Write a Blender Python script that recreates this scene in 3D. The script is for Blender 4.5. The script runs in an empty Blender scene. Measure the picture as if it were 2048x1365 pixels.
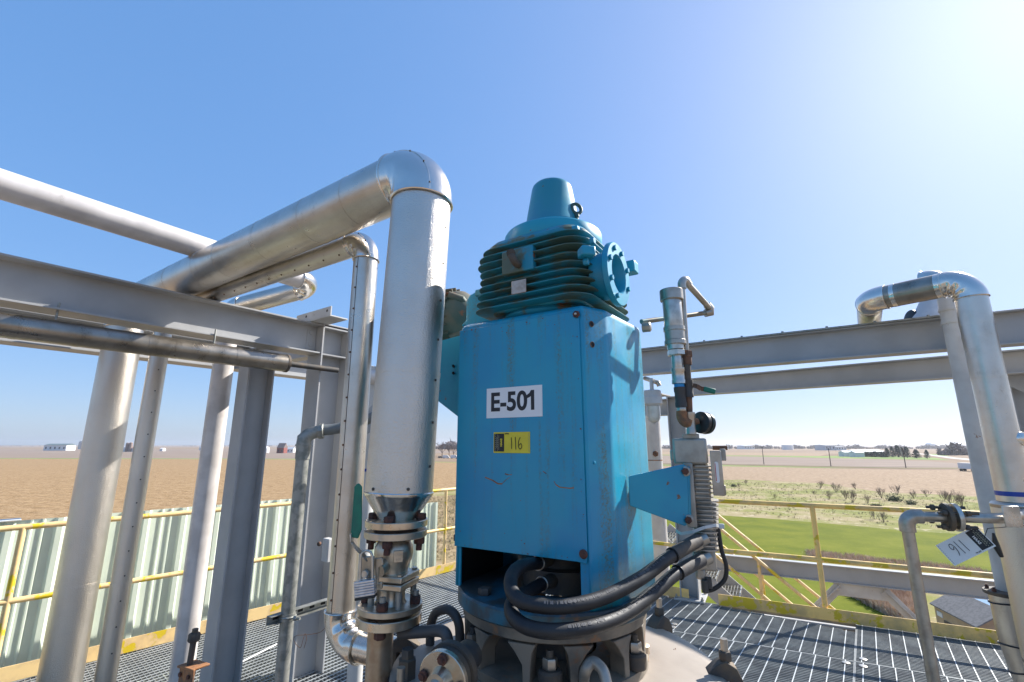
import bpy, bmesh, math, random
from mathutils import Vector, Matrix
random.seed(7)
S = bpy.context.scene
COL = S.collection
V3 = Vector
# ------------------------------------------------------------------ camera, sky, sun, exposure
PITCH = math.radians(12.5); FPX = 940.0; EYE = 1.68
cam = bpy.data.cameras.new('camera'); co = bpy.data.objects.new('camera', cam); COL.objects.link(co)
cam.sensor_width = 36; cam.lens = FPX / 2048 * 36; cam.clip_start = 0.05; cam.clip_end = 60000
co.location = (0, 0, EYE); co.rotation_euler = (math.radians(90) + PITCH, 0, 0)
S.camera = co
SUN_AZ = math.radians(58.8)      # to the right of straight ahead (+Y)
SUN_EL = math.radians(35.8)
w = bpy.data.worlds.new('World'); S.world = w; w.use_nodes = True
nt = w.node_tree; nt.nodes.clear()
sky = nt.nodes.new('ShaderNodeTexSky'); sky.sky_type = 'NISHITA'; sky.sun_disc = False
sky.sun_elevation = SUN_EL; sky.sun_rotation = SUN_AZ
sky.air_density = 1.0; sky.dust_density = 1.5; sky.ozone_density = 1.0; sky.altitude = 200
bg = nt.nodes.new('ShaderNodeBackground'); bg.inputs[1].default_value = 0.1
ow = nt.nodes.new('ShaderNodeOutputWorld')
gm_ = nt.nodes.new('ShaderNodeGamma'); gm_.inputs[1].default_value = .335      # camera-like roll-off of the very wide sky range
tn_ = nt.nodes.new('ShaderNodeVectorMath'); tn_.operation = 'MULTIPLY'; tn_.inputs[1].default_value = (2.06, 2.30, 2.80)
hs_ = nt.nodes.new('ShaderNodeHueSaturation'); hs_.inputs['Saturation'].default_value = 1.665
nt.links.new(sky.outputs[0], gm_.inputs[0]); nt.links.new(gm_.outputs[0], tn_.inputs[0]); nt.links.new(tn_.outputs[0], hs_.inputs['Color']); nt.links.new(hs_.outputs[0], bg.inputs[0]); nt.links.new(bg.outputs[0], ow.inputs[0])
sl = bpy.data.lights.new('sun', 'SUN'); sl.energy = 5.0; sl.angle = math.radians(0.5); sl.color = (1.0, 0.965, 0.91)
so = bpy.data.objects.new('sun', sl); COL.objects.link(so)
sd = V3((math.sin(SUN_AZ) * math.cos(SUN_EL), math.cos(SUN_AZ) * math.cos(SUN_EL), math.sin(SUN_EL)))
so.rotation_euler = sd.to_track_quat('Z', 'Y').to_euler(); so.location = sd * 60
S.view_settings.view_transform = 'Standard'; S.view_settings.look = 'None'
S.view_settings.gamma = 1; S.view_settings.exposure = 1.0; S.view_settings.use_curve_mapping = False
S.cycles.max_bounces = 8; S.cycles.diffuse_bounces = 4; S.cycles.glossy_bounces = 4

# ------------------------------------------------------------------ measuring helpers
CP, SP = math.cos(PITCH), math.sin(PITCH)
def ray(px, py):
    d = px - 1024; v = 682.5 - py
    Y = FPX * CP - v * SP; Z = FPX * SP + v * CP
    return d / Y, Z / Y
def at(px, py, Y):
    a, b = ray(px, py); return V3((a * Y, Y, EYE + b * Y))
def atz(px, py, z):
    a, b = ray(px, py); Y = (z - EYE) / b; return V3((a * Y, Y, z))
def online(px, py, p, d):          # where the sight line to a pixel crosses the vertical plane through p along d
    a, b = ray(px, py); t = (a * p[1] - p[0]) / (d[0] - a * d[1])
    Y = p[1] + d[1] * t; return V3((a * Y, Y, EYE + b * Y))
U = V3((.592, .806, 0)); W = V3((-.831, .556, 0)); Zv = V3((0, 0, 1))
GZ = -10.3                       # ground level below the platform

# ------------------------------------------------------------------ materials
MATS = {}
def mat(name, col, rough=.5, metal=0., col2=None, nscale=4., nlo=.4, nhi=.65, rust=None, rscale=6., rlo=.6, rhi=.68,
        streak=None, stscale=(14, 14, .8), stlo=.55, sthi=.75, bump=0., bscale=60., bdist=.002, bump2=0., b2scale=6.,
        rvar=0., spec=None, coat=0., emit=None, flake=None, voro=False):
    if name in MATS: return MATS[name]
    m = bpy.data.materials.new(name); m.use_nodes = True; n = m.node_tree.nodes; L = m.node_tree.links
    b = n['Principled BSDF']
    tc = n.new('ShaderNodeTexCoord'); gm = n.new('ShaderNodeNewGeometry')
    P = tc.outputs['Object']
    b.inputs['Roughness'].default_value = rough; b.inputs['Metallic'].default_value = metal
    if spec is not None: b.inputs['Specular IOR Level'].default_value = spec
    if coat: b.inputs['Coat Weight'].default_value = coat; b.inputs['Coat Roughness'].default_value = .2
    def noise(sc, det=5, vec=None, rough_=.55):
        t = n.new('ShaderNodeTexNoise'); t.inputs['Scale'].default_value = sc; t.inputs['Detail'].default_value = det
        t.inputs['Roughness'].default_value = rough_
        L.new(vec or P, t.inputs['Vector']); return t.outputs['Fac']
    def ramp(f, lo, hi):
        r = n.new('ShaderNodeMapRange'); r.inputs[1].default_value = lo; r.inputs[2].default_value = hi
        r.interpolation_type = 'SMOOTHSTEP'; L.new(f, r.inputs[0]); return r.outputs[0]
    def mix(fac, a, c2, mul=1.):
        x = n.new('ShaderNodeMix'); x.data_type = 'RGBA'
        if mul != 1.:
            q = n.new('ShaderNodeMath'); q.operation = 'MULTIPLY'; L.new(fac, q.inputs[0]); q.inputs[1].default_value = mul; fac = q.outputs[0]
        L.new(fac, x.inputs[0]); L.new(a, x.inputs[6])
        x.inputs[7].default_value = (*c2, 1); return x.outputs[2]
    rgb = n.new('ShaderNodeRGB'); rgb.outputs[0].default_value = (*col, 1); c = rgb.outputs[0]
    if col2: c = mix(ramp(noise(nscale), nlo, nhi), c, col2)
    if streak:
        mp = n.new('ShaderNodeMapping'); mp.inputs['Scale'].default_value = stscale; L.new(P, mp.inputs['Vector'])
        f = ramp(noise(1., 6, mp.outputs[0], .65), stlo, sthi)
        g = ramp(noise(120, 4, None, .8), .38, .66)
        q = n.new('ShaderNodeMath'); q.operation = 'MULTIPLY'; L.new(f, q.inputs[0]); L.new(g, q.inputs[1])
        c = mix(q.outputs[0], c, streak, .8)
    if flake: c = mix(ramp(noise(flake[1], 8, None, .6), flake[2], flake[2] + .03), c, flake[0])
    if rust:
        rf = ramp(noise(rscale, 8, None, .65), rlo, rhi); c = mix(rf, c, rust)
        if metal > .3:
            iv = n.new('ShaderNodeMath'); iv.operation = 'MULTIPLY_ADD'; L.new(rf, iv.inputs[0]); iv.inputs[1].default_value = -metal; iv.inputs[2].default_value = metal
            L.new(iv.outputs[0], b.inputs['Metallic'])
    L.new(c, b.inputs['Base Color'])
    if rvar:
        r = n.new('ShaderNodeMapRange'); r.inputs[3].default_value = rough - rvar; r.inputs[4].default_value = rough + rvar
        r.inputs[1].default_value = .3; r.inputs[2].default_value = .7
        L.new(noise(9, 6, None, .7), r.inputs[0]); L.new(r.outputs[0], b.inputs['Roughness'])
    nrm = None
    for st, sc, ds, vo in ((bump, bscale, bdist, voro), (bump2, b2scale, bdist * 6, False)):
        if st:
            bp = n.new('ShaderNodeBump'); bp.inputs['Strength'].default_value = st; bp.inputs['Distance'].default_value = ds
            if vo:
                t = n.new('ShaderNodeTexVoronoi'); t.inputs['Scale'].default_value = sc; t.feature = 'SMOOTH_F1'; L.new(P, t.inputs['Vector']); L.new(t.outputs['Distance'], bp.inputs['Height'])
            else: L.new(noise(sc, 3), bp.inputs['Height'])
            if nrm: L.new(nrm, bp.inputs['Normal'])
            nrm = bp.outputs[0]
    if nrm: L.new(nrm, b.inputs['Normal'])
    if emit: b.inputs['Emission Color'].default_value = (*emit, 1); b.inputs['Emission Strength'].default_value = 1
    MATS[name] = m; return m

M_JACKET = mat('stucco_aluminium_jacket', (.67, .61, .53), .34, 1., col2=(.60, .545, .475), nscale=3, nlo=.4, nhi=.75, bump=.9, bscale=165, bdist=.0028, bump2=.10, b2scale=6, rvar=.03)
M_JACKET_OLD = mat('weathered_aluminium_jacket', (.64, .59, .52), .31, .97, col2=(.56, .505, .435), nscale=5, streak=(.30, .25, .19), stscale=(16, 16, 9), stlo=.56, sthi=.78, bump=.6, bscale=170, bdist=.002, bump2=.12, b2scale=9, rvar=.05)
M_ELBOW = mat('smooth_aluminium_elbow', (.74, .69, .625), .22, 1., col2=(.68, .63, .56), nscale=5, bump2=.28, b2scale=11, bdist=.002, rvar=.05)
M_DIRTY = mat('dirty_aluminium_jacket', (.38, .34, .29), .34, .9, col2=(.26, .225, .18), nscale=5, nlo=.35, nhi=.7, streak=(.13, .11, .08), stscale=(14, 14, 3), stlo=.52, sthi=.68, bump=.2, bscale=90, bump2=.2, rvar=.1)
M_DULLPIPE = mat('dull_pvc_pipe', (.66, .61, .57), .42, .15, col2=(.54, .495, .46), nscale=6, streak=(.2, .17, .14), stscale=(8, 8, 3), stlo=.6, sthi=.8, bump2=.1, rvar=.08)
M_STEEL = mat('grey_painted_steel', (.395, .39, .38), .45, 0, col2=(.35, .345, .335), nscale=3, rust=(.16, .10, .07), rscale=11, rlo=.73, rhi=.76, bump2=.06, b2scale=20, rvar=.06)
M_STEELW = mat('pale_painted_steel', (.56, .55, .52), .5, 0, col2=(.48, .46, .43), nscale=5, rust=(.28, .13, .06), rscale=9, rlo=.68, rhi=.72)
M_GALV = mat('galvanised_steel', (.34, .335, .30), .48, .5, col2=(.21, .215, .19), nscale=22, bump2=.08, rvar=.12)
M_GROD = mat('bright_galvanised_rod', (.52, .54, .54), .45, .3, col2=(.42, .44, .44), nscale=6)
M_GRATE = mat('galvanised_grating', (.24, .255, .255), .5, .3, col2=(.17, .18, .185), nscale=6, rvar=.1)
M_STAINLESS = mat('cast_stainless', (.60, .52, .41), .38, .85, col2=(.46, .38, .28), nscale=9, bump=.2, bscale=220, bdist=.001, rvar=.08)
M_STAINFL = mat('stained_stainless_flange', (.68, .58, .45), .3, .9, col2=(.50, .37, .23), nscale=11, nlo=.45, nhi=.75, rust=(.26, .12, .05), rscale=10, rlo=.66, rhi=.76, rvar=.08)
M_STAINPIPE = mat('heat_stained_pipe', (.55, .45, .33), .4, .7, col2=(.38, .25, .15), nscale=7, rust=(.20, .09, .04), rscale=8, rlo=.6, rhi=.8, rvar=.1)
M_RUSTBOLT = mat('rusty_bolt', (.14, .055, .035), .8, .2, col2=(.06, .035, .03), nscale=40, bump=.5, bscale=150, bdist=.001)
M_RUST = mat('rusty_iron', (.20, .10, .055), .85, .1, col2=(.09, .06, .045), nscale=25, bump=.5, bscale=120, bdist=.001)
M_RUSTO = mat('orange_rust', (.34, .15, .06), .85, 0, col2=(.14, .08, .05), nscale=22, bump=.4, bscale=90)
M_BLUE = mat('weathered_blue_paint', (.004, .29, .43), .40, 0, col2=(.004, .25, .43), nscale=3.5, streak=(.085, .11, .035), stscale=(22, 22, 1.1), stlo=.47, sthi=.66, rust=(.13, .06, .03), rscale=19, rlo=.735, rhi=.75, rvar=.12, bump2=.14, b2scale=7, coat=.25)
M_BLUE2 = mat('faded_blue_paint', (.014, .30, .42), .42, 0, col2=(.012, .25, .40), nscale=4, rust=(.16, .09, .05), rscale=22, rlo=.66, rhi=.68, rvar=.08, bump2=.08, b2scale=6)
M_GEAR = mat('gearbox_blue_with_grime', (.012, .225, .33), .48, 0, col2=(.09, .12, .08), nscale=9, nlo=.50, nhi=.60, rust=(.22, .075, .025), rscale=15, rlo=.62, rhi=.67, rvar=.1, bump=.2, bscale=120)
M_GEARF = mat('gearbox_fin_blue_grime', (.012, .225, .31), .5, 0, col2=(.07, .12, .095), nscale=7, nlo=.42, nhi=.60, rust=(.22, .085, .035), rscale=14, rlo=.64, rhi=.69, bump=.2, bscale=120)
M_CONE = mat('teal_blue_cover', (.018, .22, .29), .36, 0, col2=(.015, .20, .32), nscale=5, rust=(.12, .09, .05), rscale=16, rlo=.68, rhi=.72, rvar=.1)
M_OLDGREEN = mat('corroded_green_motor', (.07, .10, .075), .6, 0, col2=(.15, .12, .075), nscale=6, rust=(.26, .10, .04), rscale=9, rlo=.56, rhi=.62, bump=.3, bscale=70)
M_HOSE = mat('black_rubber_hose', (.010, .010, .012), .52, 0, col2=(.022, .021, .02), nscale=14, bump=.35, bscale=260, bdist=.001, rvar=.1)
M_BLACK = mat('black_plastic_and_shade', (.012, .013, .014), .45)
M_DARKIRON = mat('dark_cast_iron', (.075, .07, .065), .7, .3, col2=(.14, .105, .07), nscale=9, rust=(.15, .07, .035), rscale=12, rlo=.62, rhi=.7, bump=.3, bscale=80)
M_LANTERN = mat('stained_cast_lantern', (.24, .20, .15), .6, .1, col2=(.12, .105, .085), nscale=7, rust=(.26, .13, .06), rscale=8, rlo=.56, rhi=.66, bump=.3, bscale=60)
M_BLUEDIRT = mat('grimy_blue_flange', (.015, .12, .18), .5, 0, col2=(.04, .05, .05), nscale=8, nlo=.36, nhi=.55, rust=(.13, .07, .04), rscale=10, rlo=.64, rhi=.7, bump=.2, bscale=70)
M_TAN = mat('tan_painted_vessel', (.34, .285, .23), .5, 0, col2=(.27, .225, .18), nscale=4, rust=(.16, .08, .04), rscale=22, rlo=.72, rhi=.74, bump2=.05)
M_CAST = mat('cast_aluminium', (.42, .385, .33), .48, .55, col2=(.31, .28, .235), nscale=14, bump=.35, bscale=260, bdist=.001, rvar=.1)
M_ZINC = mat('bright_zinc_fitting', (.60, .57, .51), .34, .85, col2=(.42, .39, .34), nscale=16, rvar=.1)
M_GREYSS = mat('brushed_steel_fitting', (.46, .42, .36), .36, .8, col2=(.34, .30, .25), nscale=12, rvar=.1)
M_YEL = mat('faded_yellow_paint', (.95, .62, .20), .5, 0, col2=(.60, .41, .17), nscale=5, flake=((.66, .47, .02), 5.5, .55), rust=(.28, .15, .06), rscale=18, rlo=.73, rhi=.75, rvar=.08)
M_YELL = mat('faded_pale_yellow_paint', (.90, .63, .28), .5, 0, col2=(.64, .43, .22), nscale=5, flake=((.70, .50, .02), 5, .55), rust=(.28, .15, .06), rscale=18, rlo=.74, rhi=.76, rvar=.08)
M_CORR = mat('pale_green_cladding', (.70, .76, .62), .38, 0, col2=(.64, .70, .57), nscale=3, bump2=.04, rvar=.05)
M_GREEN = mat('green_vinyl_grip', (.004, .17, .10), .45, 0, col2=(.006, .13, .085), nscale=20)
M_WHITE = mat('white_sticker', (.78, .77, .75), .4)
M_INK = mat('black_ink', (.015, .015, .018), .5)
M_INKG = mat('grey_print', (.30, .29, .20), .5)
M_YTAG = mat('yellow_sticker', (.72, .58, .03), .4, col2=(.66, .53, .03), nscale=20)
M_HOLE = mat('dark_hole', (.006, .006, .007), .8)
M_PLATE = mat('bare_metal_nameplate', (.52, .42, .34), .4, .6, col2=(.40, .30, .23), nscale=30)
M_BTAPE = mat('blue_tape', (.01, .05, .30), .4)
M_TEALT = mat('thread_tape_blue', (.02, .25, .55), .5)
M_GLASS = mat('frosted_lamp_glass', (.66, .64, .56), .25, 0, col2=(.5, .48, .40), nscale=8, coat=.6)
M_SIGHT = mat('sight_glass', (.75, .74, .72), .08, 0, coat=1.)
M_RED = mat('red_band', (.5, .05, .03), .5)
M_WIRE = mat('black_band_wire', (.03, .028, .03), .6)
M_GASKET = mat('brown_gasket', (.07, .04, .03), .85)
M_LOCK = mat('laminated_padlock', (.62, .65, .70), .3, .9, col2=(.48, .5, .55), nscale=40)
M_CABLE = mat('grey_cable_tie', (.55, .56, .55), .4)
M_PVC = mat('grey_flexible_conduit', (.16, .17, .165), .5)
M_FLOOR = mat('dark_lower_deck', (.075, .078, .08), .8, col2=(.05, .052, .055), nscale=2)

# ------------------------------------------------------------------ mesh helpers
ORG = {}
class MB:
    def __init__(s): s.v = []; s.f = []
    def add(s, vs, fs):
        o = len(s.v); s.v += [V3(x) for x in vs]; s.f += [tuple(i + o for i in f) for f in fs]; return s
    def box(s, c, sx, sy, sz, ax=None, ay=None, az=None):      # full sizes along given axes
        c = V3(c); ax = (ax or V3((1, 0, 0))) * sx * .5; ay = (ay or V3((0, 1, 0))) * sy * .5; az = (az or Zv) * sz * .5
        vs = [c + i * ax + j * ay + k * az for k in (-1, 1) for j in (-1, 1) for i in (-1, 1)]
        return s.add(vs, [(0, 2, 3, 1), (4, 5, 7, 6), (0, 1, 5, 4), (2, 6, 7, 3), (0, 4, 6, 2), (1, 3, 7, 5)])
    def bar(s, p0, p1, w, h, up=Zv):                            # rectangular bar from p0 to p1
        p0 = V3(p0); p1 = V3(p1); d = (p1 - p0); l = d.length; d.normalize()
        sd_ = d.cross(up)
        if sd_.length < 1e-4: sd_ = d.cross(V3((1, 0, 0)))
        sd_.normalize(); u2 = sd_.cross(d).normalized()
        return s.box((p0 + p1) / 2, l, w, h, d, sd_, u2)
    def tube(s, pts, r, n=20, caps=True, closed=False):
        pts = [V3(p) for p in pts]; m = len(pts)
        R = r if isinstance(r, (list, tuple)) else [r] * m
        tg = []
        for i in range(m):
            if closed: t = pts[(i + 1) % m] - pts[i - 1]
            else: t = pts[min(i + 1, m - 1)] - pts[max(i - 1, 0)]
            tg.append(t.normalized())
        a = tg[0].orthogonal().normalized(); vs = []
        for i in range(m):
            a = (a - tg[i] * a.dot(tg[i])).normalized(); b = tg[i].cross(a)
            for k in range(n):
                q = 2 * math.pi * k / n; vs.append(pts[i] + (a * math.cos(q) + b * math.sin(q)) * R[i])
        fs = []
        for i in range(m - (0 if closed else 1)):
            j = (i + 1) % m
            for k in range(n):
                k2 = (k + 1) % n; fs.append((i * n + k, i * n + k2, j * n + k2, j * n + k))
        if caps and not closed:
            fs.append(tuple(range(n - 1, -1, -1))); fs.append(tuple((m - 1) * n + k for k in range(n)))
        return s.add(vs, fs)
    def cyl(s, p0, p1, r0, r1=None, n=24):
        r1 = r0 if r1 is None else r1
        p0 = V3(p0); p1 = V3(p1); t = (p1 - p0).normalized(); a = t.orthogonal().normalized(); b = t.cross(a); vs = []
        for p, r in ((p0, r0), (p1, r1)):
            for k in range(n):
                q = 2 * math.pi * k / n; vs.append(p + (a * math.cos(q) + b * math.sin(q)) * r)
        fs = [(k, (k + 1) % n, n + (k + 1) % n, n + k) for k in range(n)]
        fs += [tuple(range(n - 1, -1, -1)), tuple(n + k for k in range(n))]
        return s.add(vs, fs)
    def lathe(s, prof, o=(0, 0, 0), ax=Zv, n=32, caps=True, ph=0.):
        o = V3(o); ax = V3(ax).normalized(); a = ax.orthogonal().normalized(); b = ax.cross(a); vs = []
        for r, h in prof:
            for k in range(n):
                q = 2 * math.pi * k / n + ph; vs.append(o + ax * h + (a * math.cos(q) + b * math.sin(q)) * max(r, 1e-4))
        fs = []
        for i in range(len(prof) - 1):
            for k in range(n):
                k2 = (k + 1) % n; fs.append((i * n + k, i * n + k2, (i + 1) * n + k2, (i + 1) * n + k))
        if caps:
            fs.append(tuple(range(n - 1, -1, -1))); fs.append(tuple((len(prof) - 1) * n + k for k in range(n)))
        return s.add(vs, fs)
    def prism(s, poly, ext):                                    # polygon (3d points) extruded by vector ext
        poly = [V3(p) for p in poly]; ext = V3(ext); n = len(poly)
        vs = poly + [p + ext for p in poly]
        fs = [tuple(range(n - 1, -1, -1)), tuple(range(n, 2 * n))] + [(k, (k + 1) % n, n + (k + 1) % n, n + k) for k in range(n)]
        return s.add(vs, fs)
    def torus(s, c, ax, R, r, n=28, m=10):
        c = V3(c); ax = V3(ax).normalized(); a = ax.orthogonal().normalized(); b = ax.cross(a)
        return s.tube([c + (a * math.cos(2 * math.pi * i / n) + b * math.sin(2 * math.pi * i / n)) * R for i in range(n)], r, m, closed=True)
    def quad(s, pts): return s.add(pts, [tuple(range(len(pts)))])
    def ball(s, c, r, n=12, m=7, sc=(1, 1, 1)):
        vs = []; fs = []
        for i in range(m + 1):
            t = math.pi * i / m
            for k in range(n):
                q = 2 * math.pi * k / n
                vs.append(V3(c) + V3((math.sin(t) * math.cos(q) * r * sc[0], math.sin(t) * math.sin(q) * r * sc[1], math.cos(t) * r * sc[2])))
        for i in range(m):
            for k in range(n): fs.append((i * n + k, (i + 1) * n + k, (i + 1) * n + (k + 1) % n, i * n + (k + 1) % n))
        return s.add(vs, fs)
    def build(s, name, m, parent=None, bevel=0., seg=2, ang=38, smooth=True, org=None):
        me = bpy.data.meshes.new(name)
        og = ORG[parent.name] if parent is not None else V3(org if org is not None else (0, 0, 0))
        me.from_pydata([tuple(p - og) for p in s.v], [], s.f); me.validate()
        bm = bmesh.new(); bm.from_mesh(me); bmesh.ops.recalc_face_normals(bm, faces=bm.faces); bm.to_mesh(me); bm.free()
        me.materials.append(m)
        o = bpy.data.objects.new(name, me); COL.objects.link(o)
        if parent is not None: o.parent = parent
        else: o.location = og
        ORG[o.name] = og
        if smooth:
            for p in me.polygons: p.use_smooth = True
            me.set_sharp_from_angle(angle=math.radians(ang))
        if bevel:
            b = o.modifiers.new('bevel', 'BEVEL'); b.width = bevel; b.segments = seg; b.limit_method = 'ANGLE'; b.angle_limit = math.radians(35)
            b.harden_normals = False
        return o
def tag(o, label, cat, group=None, kind=None):
    if label: o['label'] = label
    if cat: o['category'] = cat
    if group: o['group'] = group
    if kind: o['kind'] = kind
    return o
def thing(name, label, cat, loc, group=None):
    o = bpy.data.objects.new(name, None); COL.objects.link(o); o.location = loc; o.empty_display_size = .1
    ORG[o.name] = V3(loc); return tag(o, label, cat, group)
def struct(mb, name, m, **k):
    o = mb.build(name, m, **k); o['kind'] = 'structure'; return o
def hexbolt(c, ax, r, h, parent, m=None, name='bolt', shank=0., sr=None):
    b = MB(); ax = V3(ax).normalized(); c = V3(c); rr = random.random()
    b.lathe([(r * .93, 0), (r, h * .12), (r, h * .85), (r * .9, h)], c, ax, 6, ph=rr)
    if shank: b.cyl(c + ax * h * .9, c + ax * (h + shank), sr or r * .55, n=12)
    return b.build(name, m or M_RUSTBOLT, parent)
def arc(corner, d_in, d_out, R, n=14):      # centreline arc that rounds the corner; d_in points towards it, d_out away from it
    d_in = V3(d_in).normalized(); d_out = V3(d_out).normalized(); th = d_in.angle(d_out); T = R * math.tan(th / 2)
    s0 = V3(corner) - d_in * T; nrm = (d_out - d_in * d_out.dot(d_in)).normalized(); c = s0 + nrm * R
    return [c + (-nrm * math.cos(th * i / n) + d_in * math.sin(th * i / n)) * R for i in range(n + 1)], nrm, T
def elbow(corner, d_in, d_out, R, r, parent, m, crease=.05, k=4, name='elbow', beads=True, n=28, seam=False, fold=.02):
    pts, nrm, T = arc(corner, d_in, d_out, R, 48); mb = MB(); cen = pts[0] + nrm * R; axis = V3(d_in).cross(V3(d_out)).normalized()
    vs = []; N = len(pts)
    for i, p in enumerate(pts):
        inn = (cen - p).normalized()
        for q in range(72):
            a = 2 * math.pi * q / 72; c_ = math.cos(a); u = i / (N - 1)
            env = math.sin(math.pi * u)
            cr = abs(math.sin(math.pi * k * u + .35 * math.sin(a)))
            rr = r * (1 - crease * max(0, c_ + .25) ** 1.3 * cr * env * 1.6 + .008 * env * math.sin(3 * a + 7 * u))
            for f0, fs_, am in ((.75, 1.5, 1.), (1.25, 1.1, .55), (-.9, -1.2, .8)):
                g_ = (a if a < math.pi else a - 2 * math.pi) - (f0 + fs_ * (u - .35)); ev_ = math.exp(-((u - .42) / .26) ** 2)
                rr *= 1 - fold * am * ev_ * (math.exp(-(g_ / .13) ** 2) - .8 * math.exp(-((g_ - .24) / .15) ** 2))
            vs.append(p + (inn * c_ + axis * math.sin(a)) * rr)
    fs = [(i * 72 + q, i * 72 + (q + 1) % 72, (i + 1) * 72 + (q + 1) % 72, (i + 1) * 72 + q) for i in range(N - 1) for q in range(72)]
    fs += [tuple(range(71, -1, -1)), tuple((N - 1) * 72 + q for q in range(72))]
    mb.add(vs, fs)
    o = mb.build(name, m, parent, ang=60)
    if beads:
        b = MB(); b.torus(pts[0], d_in, r * 1.0, r * .045, 40, 8); b.torus(pts[-1], d_out, r * 1.0, r * .045, 40, 8); b.build('bead', m, o)
    if seam:
        b = MB(); pp = []
        for i, p in enumerate(pts):
            inn = (cen - p).normalized(); pp.append(p + (-inn * math.cos(.55) + axis * math.sin(.55)) * r * 1.004)
        b.tube(pp, r * .016, 6); b.build('seam', m, o)
        for i in (4, 18, 32, 44): b = MB(); b.ball(pp[i], .0045, 8, 5); b.build('screw', M_DARKIRON, o)
    return pts[0], pts[-1]
def seams(p0, p1, r, ds, parent, m, w=.02):
    p0 = V3(p0); p1 = V3(p1); d = (p1 - p0).normalized()
    for t in ds:
        b = MB(); c = p0 + d * t; b.lathe([(r - .002, -w / 2), (r + .0012, -w / 2 + .0005), (r + .0016, w / 2 - .001), (r - .002, w / 2)], c, d, 40, caps=False)
        b.build('jacket_seam', m, parent)
def flange(c, ax, R, t, parent, nb=4, pcd=.8, br=.011, m=None, name='flange', bolts=True, both=False, ph=.4, bh=.014, hub=None, raised=True, bore=0.):
    c = V3(c); ax = V3(ax).normalized(); b = MB()
    pr = [(R - .002, 0), (R, .002), (R, t - .002), (R - .002, t)]
    if hub: pr += [(hub * 1.25, t), (hub * 1.12, t + .012), (hub, t + .03)]
    b.lathe(pr, c, ax, 48); f = b.build(name, m or M_STAINFL, parent)
    a = ax.orthogonal().normalized(); bb = ax.cross(a)
    if bolts:
        for k in range(nb):
            q = 2 * math.pi * k / nb + ph; p = c + (a * math.cos(q) + bb * math.sin(q)) * R * pcd
            hexbolt(p + ax * t, ax, br, bh, parent, shank=.006)
    return f
def rrect(a, b, r, n=6):
    P = []
    for cx, cy, q0 in ((a - r, b - r, 0), (-a + r, b - r, 90), (-a + r, -b + r, 180), (a - r, -b + r, 270)):
        for i in range(n + 1):
            q = math.radians(q0 + 90 * i / n); P.append((cx + r * math.cos(q), cy + r * math.sin(q)))
    return P
def rrectc(a, b, r, rl, n=6):      # as rrect, the hidden back left corner cut back further
    P = []
    for cx, cy, q0, rr in ((a - r, b - r, 0, r), (-a + rl, b - rl, 90, rl), (-a + r, -b + r, 180, r), (a - r, -b + r, 270, r)):
        for i in range(n + 1):
            q = math.radians(q0 + 90 * i / n); P.append((cx + rr * math.cos(q), cy + rr * math.sin(q)))
    return P
def fillet(poly, rad, n=5):
    out = []; m = len(poly)
    for i, p in enumerate(poly):
        p = V3((p[0], p[1])); a = V3(poly[i - 1][:2]); c = V3(poly[(i + 1) % m][:2]); r = rad[i]
        if r <= 0: out.append((p.x, p.y)); continue
        d1 = (a - p).normalized(); d2 = (c - p).normalized(); th = d1.angle(d2); T = min(r / math.tan(th / 2), (a - p).length * .45, (c - p).length * .45)
        s, e = p + d1 * T, p + d2 * T
        for k in range(n + 1):
            t = k / n; q = s * (1 - t) ** 2 + p * 2 * t * (1 - t) + e * t * t; out.append((q.x, q.y))
    return out
def spline(P, n=10):
    P = [V3(p) for p in P]; Q = [P[0] * 2 - P[1]] + P + [P[-1] * 2 - P[-2]]; out = []
    for i in range(1, len(Q) - 2):
        p0, p1, p2, p3 = Q[i - 1:i + 3]
        for k in range(n):
            t = k / n; out.append(.5 * ((2 * p1) + (p2 - p0) * t + (2 * p0 - 5 * p1 + 4 * p2 - p3) * t * t + (3 * p1 - p0 - 3 * p2 + p3) * t ** 3))
    out.append(P[-1]); return out
def hsec(mb, p0, p1, h, w, tf=.014, tw=.009, up=Zv):   # wide-flange section along p0-p1, web along up
    p0 = V3(p0); p1 = V3(p1); d = (p1 - p0).normalized(); sd_ = d.cross(up).normalized(); u2 = sd_.cross(d).normalized(); c = (p0 + p1) / 2; l = (p1 - p0).length
    mb.box(c + u2 * (h - tf) / 2, l, w, tf, d, sd_, u2); mb.box(c - u2 * (h - tf) / 2, l, w, tf, d, sd_, u2)
    mb.box(c, l - .002, tw, h - 2 * tf, d, sd_, u2); return mb
def clip(poly, p, d):             # range of t where p + d t is inside the convex polygon (counter-clockwise)
    lo, hi = -1e9, 1e9
    for i in range(len(poly)):
        a = poly[i]; b = poly[(i + 1) % len(poly)]; nx, ny = -(b[1] - a[1]), b[0] - a[0]
        den = nx * d[0] + ny * d[1]; num = nx * (p[0] - a[0]) + ny * (p[1] - a[1])
        if abs(den) < 1e-9:
            if num < 0: return None
            continue
        t = -num / den
        if den > 0: lo = max(lo, t)
        else: hi = min(hi, t)
    return (lo, hi) if hi - lo > .02 else None
def halfclip(poly, p, nrm):       # keep the side nrm points to
    out = []
    for i in range(len(poly)):
        a = V3(poly[i]); b = V3(poly[(i + 1) % len(poly)]); da = (a - p).dot(nrm); db = (b - p).dot(nrm)
        if da >= 0: out.append(a)
        if da * db < 0: out.append(a + (b - a) * (da / (da - db)))
    return out
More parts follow.
